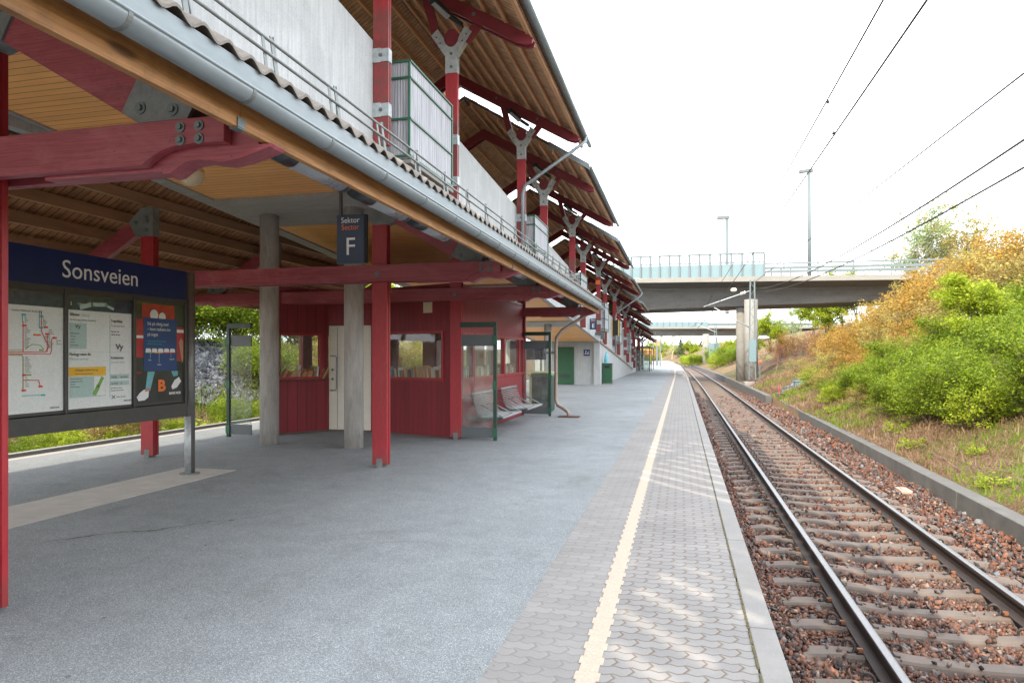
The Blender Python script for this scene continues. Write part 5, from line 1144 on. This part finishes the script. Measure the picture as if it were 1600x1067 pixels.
def leafmesh(Cc, ls, g_, mat, drop=0):
    n = len(Cc); a = g_.normal(0, 1, (n, 3)); a[:, 2] *= .55; a /= np.linalg.norm(a, axis=1, keepdims=True)
    nrm = g_.normal(0, 1, (n, 3)); nrm[:, 2] = np.abs(nrm[:, 2]) + .5; b = np.cross(a, nrm); b /= np.linalg.norm(b, axis=1, keepdims=True)
    s = ls * np.clip(g_.lognormal(0, .3, n), .5, 1.9)[:, None]; a = a*s; b = b*s*.55
    V = np.stack([Cc - a, Cc + b*.9 - a*.1, Cc + a, Cc - b*.9 - a*.1], 1).reshape(-1, 3); F = np.arange(4*n).reshape(-1, 4)
    return npmesh('leaves', V, F, mat)
def spruce(seed, H, leafmat='leaf_dark'):
    g_ = np.random.default_rng(seed); wood = MB(); wood.tube([(0,0,-.2), (0,0,H*.5), (0,0,H)], [H*.018, H*.01, .01], 6, cap=False); C_ = []
    z = H*.12
    while z < H*.98:
        R_ = (H - z)*.26*g_.uniform(.75, 1.15) + .1
        for k in range(7):
            a = g_.random()*6.28; q = Vector((math.cos(a), math.sin(a), -.22)); e = Vector((0,0,z)) + q*R_; wood.tube([(0,0,z), tuple(e)], [.03, .01], 3, cap=False)
            nn = int(14 + 26*R_/(H*.26)); tt = g_.random(nn)**.6; C_.append(np.array([0,0,z])[None] + np.array(q)[None]*R_*tt[:, None] + g_.normal(0, .05*H/5, (nn, 3)))
        z += H*.035
    wm = bpy.data.meshes.new('branches'); wm.from_pydata(wood.v, [], wood.f); wm.materials.append(M['bark']); return wm, leafmesh(np.concatenate(C_), .035*H/3, g_, leafmat)
KIND = {}
def kind(k, fn, *a, **kw): KIND[k] = fn(*a, **kw)
kind('bush', plant, 3, 2.5, stems=9, spread=1.0, levels=2, kids=(7,6), r0=.025, leaves=17000, ls=.038, lean=.85, first=.1, sig=.14, leafmat='leaf_green', barkmat='twig')
kind('bush2', plant, 4, 2.8, stems=8, spread=1.0, levels=2, kids=(7,7), r0=.025, leaves=17000, ls=.040, lean=.7, first=.1, sig=.16, leafmat='leaf_green', barkmat='twig')
kind('limebush', plant, 5, 2.2, stems=8, spread=1.0, levels=2, kids=(7,6), r0=.02, leaves=9000, ls=.045, lean=.8, first=.1, sig=.14, leafmat='leaf_lime', barkmat='twig')
kind('orange', plant, 6, 3.4, stems=6, spread=1.0, levels=3, kids=(5,5,4), r0=.035, leaves=7000, ls=.048, lean=.55, first=.2, sig=.09, leafmat='leaf_orange', barkmat='twig')
kind('olive', plant, 7, 3.2, stems=6, spread=1.0, levels=3, kids=(5,5,4), r0=.035, leaves=5500, ls=.048, lean=.5, first=.2, sig=.10, leafmat='leaf_olive', barkmat='twig')
kind('pink', plant, 8, 3.0, stems=1, spread=1.0, levels=3, kids=(7,6,5), r0=.06, leaves=1500, ls=.045, first=.3, sig=.06, leafmat='leaf_pink', barkmat='twig')
kind('limetree', plant, 9, 3.6, stems=1, spread=.5, levels=3, kids=(9,6,4), r0=.05, leaves=19000, ls=.040, first=.38, sig=.10, leafmat='leaf_lime', barkmat='birch_bark')
kind('tall', plant, 10, 6.0, stems=1, spread=.2, levels=3, kids=(11,5,4), r0=.08, leaves=4200, ls=.05, first=.25, up=.5, sig=.05, leafmat='leaf_pale', barkmat='birch_bark')
kind('tallorange', plant, 12, 6.0, stems=3, spread=.6, levels=3, kids=(8,5,4), r0=.06, leaves=5500, ls=.055, first=.25, lean=.3, up=.4, sig=.06, leafmat='leaf_olive', barkmat='bark')
kind('greentree', plant, 13, 5.0, stems=2, spread=.8, levels=3, kids=(8,6,4), r0=.07, leaves=15000, ls=.075, first=.25, lean=.25, sig=.09, leafmat='leaf_lime', barkmat='bark')
kind('spruce', spruce, 14, 8.0)
kind('weed', plant, 15, .55, stems=7, spread=1.0, levels=1, kids=(5,), r0=.005, leaves=650, ls=.028, lean=.7, first=.1, sig=.22, leafmat='leaf_lime', barkmat='twig')
LB = {'bush': ('leafy_bush', 'bush', 'dense green bush'), 'bush2': ('leafy_bush', 'bush', 'rounded fresh green bush'), 'limebush': ('leafy_bush', 'bush', 'yellow-green bush'), 'orange': ('orange_shrub', 'shrub', 'orange-leaved spring shrub'),
      'olive': ('twiggy_shrub', 'shrub', 'sparse olive-brown shrub'), 'pink': ('bare_tree', 'tree', 'small bare brown tree'), 'limetree': ('young_tree', 'tree', 'young lime-green tree'),
      'tall': ('slender_tree', 'tree', 'slender pale green tree'), 'tallorange': ('tall_shrub', 'tree', 'tall golden-brown tree'), 'greentree': ('leafy_tree', 'tree', 'bright green leafy tree'),
      'spruce': ('spruce_tree', 'tree', 'dark narrow spruce'), 'weed': ('weed', 'weed', 'low yellow-green weed')}
vr = random.Random(21)
def put(k, X, Y, where, sc=1.0, group=None, z=None):
    nm, cat, lb = LB[k]; zz = ground_z(X, Y) if z is None else z
    t = thing(nm, f'{lb} {where}', cat, (X, Y, zz), group); t.rotation_euler = (0, 0, vr.random()*6.28); t.scale = (sc*vr.uniform(.92,1.1), sc*vr.uniform(.92,1.1), sc*vr.uniform(.93,1.08))
    a = link('trunk' if cat == 'tree' else 'stems', KIND[k][0], t); b = link('crown' if cat == 'tree' else 'foliage', KIND[k][1], t); return t
def place_img(k, x, ybase, Z, where, sc=1.0, group=None):        # helper used only to read plan positions off sight lines
    D = 1067*(1.62-Z)/(ybase-556); X, Y = gp(x, D); return put(k, X, Y, where, sc, group)
# near bank: green bushes in front, shrubs above, trees on the crest
gA = 'green bushes on the right bank'
for k, X, Y, sc in (('bush2',6.9,14.7,.72),('bush',6.5,17.2,.72),('bush2',6.6,19.9,.74),('bush',6.9,22.8,.72),('bush2',7.3,25.6,.72),('bush',8.5,17.2,.85),('bush2',8.5,20.6,.80),('bush2',9.6,28.0,.75),('bush',8.8,14.6,.8),('bush2',10.6,22.0,.9),('bush',10.9,25.6,.85),('bush',8.0,29.6,.62),('bush2',11.8,29.4,.8),('bush2',5.9,18.6,.5),('bush',6.0,21.2,.55),('bush2',6.1,24.2,.55),('bush',6.3,27.2,.55),('limebush',6.1,16.2,.5),('limebush',6.2,21.5,.6),('limebush',6.6,28.2,.6),('bush',12.4,25,.9)):
    put(k, X, Y, 'on the right bank', sc, gA)
for k, X, Y, sc in (('orange',10.3,33.0,.95),('orange',11.4,37.0,1.0),('orange',12.6,34.5,1.05),('olive',9.8,36.0,.9),('olive',11.8,33.0,1.0),('olive',13.0,31.5,1.1),('olive',13.6,35.5,1.1),('orange',14.5,33.0,1.2),('orange',15.2,36.5,1.2),('olive',15.8,34.0,1.2),('orange',17.0,35.5,1.2),('orange',13.4,39.0,1.2),('olive',12.4,40.5,1.1),('orange',15.0,40.5,1.3),('olive',16.5,39.0,1.2),('orange',18.5,38.5,1.2),('olive',18.0,34.0,1.1),('orange',19.5,36.0,1.1),('olive',14.3,29.8,.95),('olive',15.6,31.2,1.0),('orange',17.2,32.4,1.0),('olive',9.3,33.0,.7),('orange',20.4,40,1.2),('orange',22,41,1.2),('olive',21.5,38.0,1.1)):
    put(k, X, Y, 'high on the right bank', sc, 'spring shrubs on the upper right bank')
put('limetree', *gp(1507, 22.5), 'standing above the green bushes on the right bank', .86)
for x, D, sc, k in ((1415, 50, 1.15, 'tall'), (1445, 49, 1.45, 'tall'), (1470, 50, 1.25, 'tallorange'), (1500, 48, 1.3, 'tallorange'), (1530, 49, 1.15, 'tall'), (1548, 50, 1.0, 'tallorange'), (1350, 62, .9, 'tall'), (1488, 55, 1.35, 'tall'), (1575, 54, .6, 'tall'), (1595, 50, .6, 'tallorange')):
    X, Y = gp(x, D); put(k, X, Y, 'on the skyline above the right bank', sc, 'skyline trees above the right bank')
# under and beyond the near bridge
for x, D, sc, k in ((1292, 76, 1.2, 'greentree'), (1318, 74, 1.2, 'greentree'), (1270, 78, 1.1, 'greentree'), (1245, 70, .8, 'tall'), (1232, 68, .75, 'orange'), (1218, 66, .7, 'orange'), (1205, 80, .9, 'greentree'), (1340, 72, 1.1, 'greentree')):
    X, Y = gp(x, D); put(k, X, Y, 'seen under the near bridge', sc, 'trees seen under the near bridge')
for X, Y, k, sc in ((5.9, 31.5, 'olive', .38), (6.6, 33.5, 'olive', .5), (7.2, 31.6, 'orange', .5), (7.6, 34.5, 'orange', .62), (6.2, 35.5, 'limebush', .5), (8.6, 32.4, 'olive', .6), (8.8, 35.6, 'orange', .7), (9.6, 38.5, 'limebush', .7), (5.5, 27.3, 'limebush', .35), (5.6, 24.0, 'olive', .28), (10.8, 38.2, 'orange', .8), (9.0, 30.6, 'orange', .6), (10.2, 31.0, 'olive', .75), (6.3, 38.6, 'olive', .45), (7.4, 37.8, 'limebush', .55), (8.2, 40.5, 'orange', .65), (9.2, 42.5, 'orange', .75), (10.5, 43.5, 'olive', .85), (11.8, 44.5, 'orange', .9), (13.2, 43.5, 'olive', 1.0), (7.8, 45.0, 'pink', .6), (5.9, 29.4, 'bush', .35), (7.0, 29.0, 'orange', .45), (8.3, 28.6, 'olive', .55), (12.9, 46.5, 'limebush', 1.0), (15.0, 46.0, 'orange', 1.0), (16.8, 44.5, 'limebush', 1.1), (11.2, 35.6, 'limebush', .75)):
    put(k, X, Y, 'low on the right bank before the bridge', sc, 'low shrubs on the right bank before the bridge')
for x, D, sc in ((1212, 50, .75), (1228, 49, .7), (1243, 48.5, .75), (1262, 48, .8), (1280, 47, .7)):
    X, Y = gp(x, D); put('pink', X, Y, 'on the slope by the mast', sc, 'bare little trees on the brown slope')
for x, D, sc, k in ((1132, 100, 1.25, 'bush'), (1142, 92, 1.2, 'bush2'), (1120, 112, 1.3, 'bush'), (1128, 125, .9, 'orange'), (1087, 150, 1.3, 'limebush'), (1078, 165, 1.3, 'limebush'), (1070, 190, 1.4, 'limebush'), (1094, 140, 1.0, 'bush'), (1138, 130, .6, 'greentree'), (1150, 105, 1.1, 'bush'), (1122, 97, 1.1, 'limebush')):
    X, Y = gp(x, D); put(k, X, Y, 'beyond the near bridge', sc, 'greenery right of the track beyond the near bridge')
for i in range(34):
    x = 1018 + i*4.3 + vr.uniform(-2, 2); D = vr.uniform(240, 420); X, Y = gp(x, D); k = vr.choice(['spruce', 'spruce', 'greentree', 'tall', 'tallorange', 'greentree'])
    put(k, X, Y, 'in the distant tree line', vr.uniform(1.1, 1.9) * (.75 if k == 'spruce' else 1.0), 'distant trees behind the bend of the track', z=vr.uniform(-1, 1.5))
for i in range(16):
    x = 1030 + i*4.5; D = vr.uniform(200, 260); X, Y = gp(x, D)
    if abs(X - 2.25 - cx(Y)) < 5: X -= 9
    put(vr.choice(['limebush', 'bush', 'limebush', 'orange']), X, Y, 'beside the distant track bend', 1.5, 'bushes beside the distant bend', z=-.8)
# left side behind the platform
gl_ = 'greenery beyond the left platform edge'
for i in range(46):
    Y = 6 + i*.62 + vr.uniform(-.3, .3); X = -11.5 - vr.uniform(0, 1.6); put('weed' if i % 3 else 'limebush', X, Y, 'along the left platform edge', vr.uniform(1.1, 1.9) if i % 3 else .33, 'weeds along the left platform edge')
for i in range(26):
    Y = 8 + i*1.35; put(vr.choice(['limebush', 'limebush', 'bush', 'olive']), -12.6 - vr.uniform(0, 1.6) - (1.2 if Y > 22 else 0), Y, 'on the slope left of the platform', vr.uniform(.3, .55) if Y < 22 else vr.uniform(.7, 1.0), gl_)
for i in range(22):
    Y = 12 + i*1.9; put(vr.choice(['limebush', 'bush', 'bush2']), -18.6 - vr.uniform(0, 2.5), Y, 'above the rocks left of the platform', vr.uniform(.9, 1.2), gl_)
for i in range(16):
    Y = 17 + i*3.4; X = -19.5 - vr.uniform(0, 5) - i*.25; put(vr.choice(['greentree', 'greentree', 'limetree', 'tall']), X, Y, 'above the grey rocks', vr.uniform(.9, 1.3), 'trees above the grey rock slope')
for i in range(8):
    Y = 5 + i*3; X = -22 - vr.uniform(0, 4); put('greentree', X, Y, 'behind the information board', vr.uniform(1.0, 1.3), 'trees behind the information board')
# rock slopes
def rocks(n, x0, x1, y0, y1, size, seed, lb, mask=None):
    r = np.random.default_rng(seed); P = []
    while len(P) < n:
        x, y = r.uniform(x0, x1), r.uniform(y0, y1)
        if mask and not mask(x, y): continue
        P.append((x, y, ground_z(x, y) + .02))
    return stone_field('rocks', 'grey_rock', np.array(P), size, lb, seed)
rocks(15000, -18.8, -14.6, 12.0, 25, .066, 31, 'pile of broken grey rock covering the slope left of the platform', lambda x, y: y > 12.5 + .3*math.sin(x*2) and x < -14.8 + .4*math.sin(y))
rocks(6500, 5.0, 10.5, 37.5, 47, .085, 32, 'broken grey rock on the bank right of the mast', lambda x, y: abs(x - 5.3 - (y-37.5)*.36 - 1.6) < 1.9 + .3*math.sin(y*2))
# blades of grass and dry stalks on the right bank, one mass each
def blades(name, mat, n, x0, x1, y0, y1, h, seed, lb, thr, sign, flat=.35, far=1.0):
    r = np.random.default_rng(seed); P = np.stack([r.uniform(x0, x1, n*2), y0 + (y1-y0)*r.random(n*2)**1.5], 1)
    keep = np.array([sign*(vnoise(p[0]*2.2+3, p[1]*1.3, 1.6) + r.normal(0, .25)) > thr for p in P]); P = P[keep][:n]; n = len(P)
    z = np.array([ground_z(p[0], p[1]) for p in P]); B = np.stack([P[:, 0], P[:, 1], z - .01], 1); a = r.uniform(0, 6.28, n); hh = h*np.clip(r.lognormal(0, .4, n), .3, 2.4)*(1 + (P[:, 1]-y0)*.02*far)
    ln = r.uniform(0, flat*2, n); w = (.006 + .0006*P[:, 1])*np.ones(n); dx = np.cos(a); dy = np.sin(a); e = r.uniform(0, 6.28, n)
    V = np.stack([B + np.stack([-dy*w, dx*w, 0*w], 1), B + np.stack([dy*w, -dx*w, 0*w], 1), B + np.stack([np.cos(e)*ln*hh, np.sin(e)*ln*hh, hh*np.sqrt(np.clip(1-ln**2*.6, .1, 1))], 1)], 1).reshape(-1, 3)
    return stuff(link(name, npmesh(name, V, np.arange(3*n).reshape(-1, 3), mat)), lb)
blades('grass', 'blades_green', 20000, 4.5, 9.5, 6, 46, .085, 41, 'fresh green grass on the right bank above the low wall', .12, 1)
blades('dry_stalks', 'blades_straw', 42000, 4.5, 9.5, 6, 50, .10, 42, 'flattened dry brown stalks on the right bank', -.30, -1, flat=.8)
blades('grass', 'blades_green', 16000, -15.5, -10.75, 4, 45, .22, 43, 'yellow-green grass beyond the left platform edge', -.3, 1)
blades('dry_stalks', 'blades_straw', 9000, -15.5, -10.75, 4, 45, .2, 44, 'dry stalks beyond the left platform edge', -.2, -1, flat=.7)
pts = []
for i in range(140):
    X, Y = vr.uniform(4.7, 6.3), vr.uniform(6.5, 13.5); pts.append((X, Y))
m = MB()
for (X, Y) in pts:
    a = vr.uniform(0, 3.14); L = vr.uniform(.15, .55); z = ground_z(X, Y) + .03; m.tube([(X, Y, z), (X+math.cos(a)*L/2, Y+math.sin(a)*L/2, z+.05), (X+math.cos(a)*L, Y+math.sin(a)*L, z+vr.uniform(0, .1))], [.007, .005, .003], 4)
stuff(m.build('dead_twigs', 'twig'), 'dead grey twigs lying on the bank above the low wall')
for i, (X, Y) in enumerate(((4.85, 8.9), (5.1, 9.6), (4.75, 12.2), (5.6, 11.4), (5.3, 14.2), (4.9, 16.5), (5.2, 18.6), (5.6, 22.5), (5.0, 25), (5.4, 28.5), (5.2, 32), (6.0, 33.5))):
    put('weed', X, Y, 'above the low track wall', vr.uniform(.45, .9), 'weeds above the low track wall')
# crack in the asphalt
m = MB(); q = [(-4.05,6.25),(-4.25,5.9),(-4.5,5.75),(-4.75,5.35),(-5.05,5.2),(-5.4,4.75)]
for (a, b) in zip(q, q[1:]):
    n = 6
    for i in range(n):
        t0, t1 = i/n, (i+1)/n; p0 = (a[0]+(b[0]-a[0])*t0 + vr.uniform(-.02,.02), a[1]+(b[1]-a[1])*t0); p1 = (a[0]+(b[0]-a[0])*t1 + vr.uniform(-.02,.02), a[1]+(b[1]-a[1])*t1); w_ = vr.uniform(.002, .022)
        m.add([(p0[0], p0[1]-w_, .0035), (p1[0], p1[1]-w_, .0035), (p1[0], p1[1]+w_, .0035), (p0[0], p0[1]+w_, .0035)], [(0,1,2,3)])
struct(m.build('asphalt_crack', 'crack_grey'))

m = MB(); lr = random.Random(9)
for i in range(260):
    x = lr.choice([lr.gauss(-.99, .03), lr.uniform(-4.2, -1.2), lr.gauss(-4.2, .3)]); y = 2.4 + lr.random()**1.6*14; a = lr.uniform(0, 3.14); L = lr.uniform(.004, .012)
    c_, s_ = math.cos(a)*L, math.sin(a)*L; z = .003 + lr.random()*.004
    m.add([(x-c_, y-s_, z), (x+s_*.5, y-c_*.5, z+.002), (x+c_, y+s_, z+.003), (x-s_*.5, y+c_*.5, z)], [(0,1,2,3)])
stuff(m.build('leaf_litter', 'leaf_olive'), 'tiny dry leaf fragments lying on the asphalt')
# ================================================================ labels that single each repeat out
WORD = ['leftmost', 'second from the left', 'third from the left', 'fourth from the left', 'fifth from the left', 'sixth from the left', 'seventh from the left', 'eighth from the left', 'ninth from the left', 'tenth from the left']
def scrx(o):
    v = o.location; return (v.x*math.cos(TH) + v.y*math.sin(TH)) / max(.1, -v.x*math.sin(TH) + v.y*math.cos(TH))
by = {}
for o in COL.objects:
    if o.parent is None and o.get('label') and o.get('category'): by.setdefault(o['label'], []).append(o)
for lb, os_ in by.items():
    if len(os_) < 2: continue
    os_.sort(key=scrx)
    for i, o in enumerate(os_):
        w = WORD[i] if i < 10 else f'{i+1}th from the left'
        if i == len(os_) - 1: w = 'rightmost'
        o['label'] = f'{lb}, {w}'
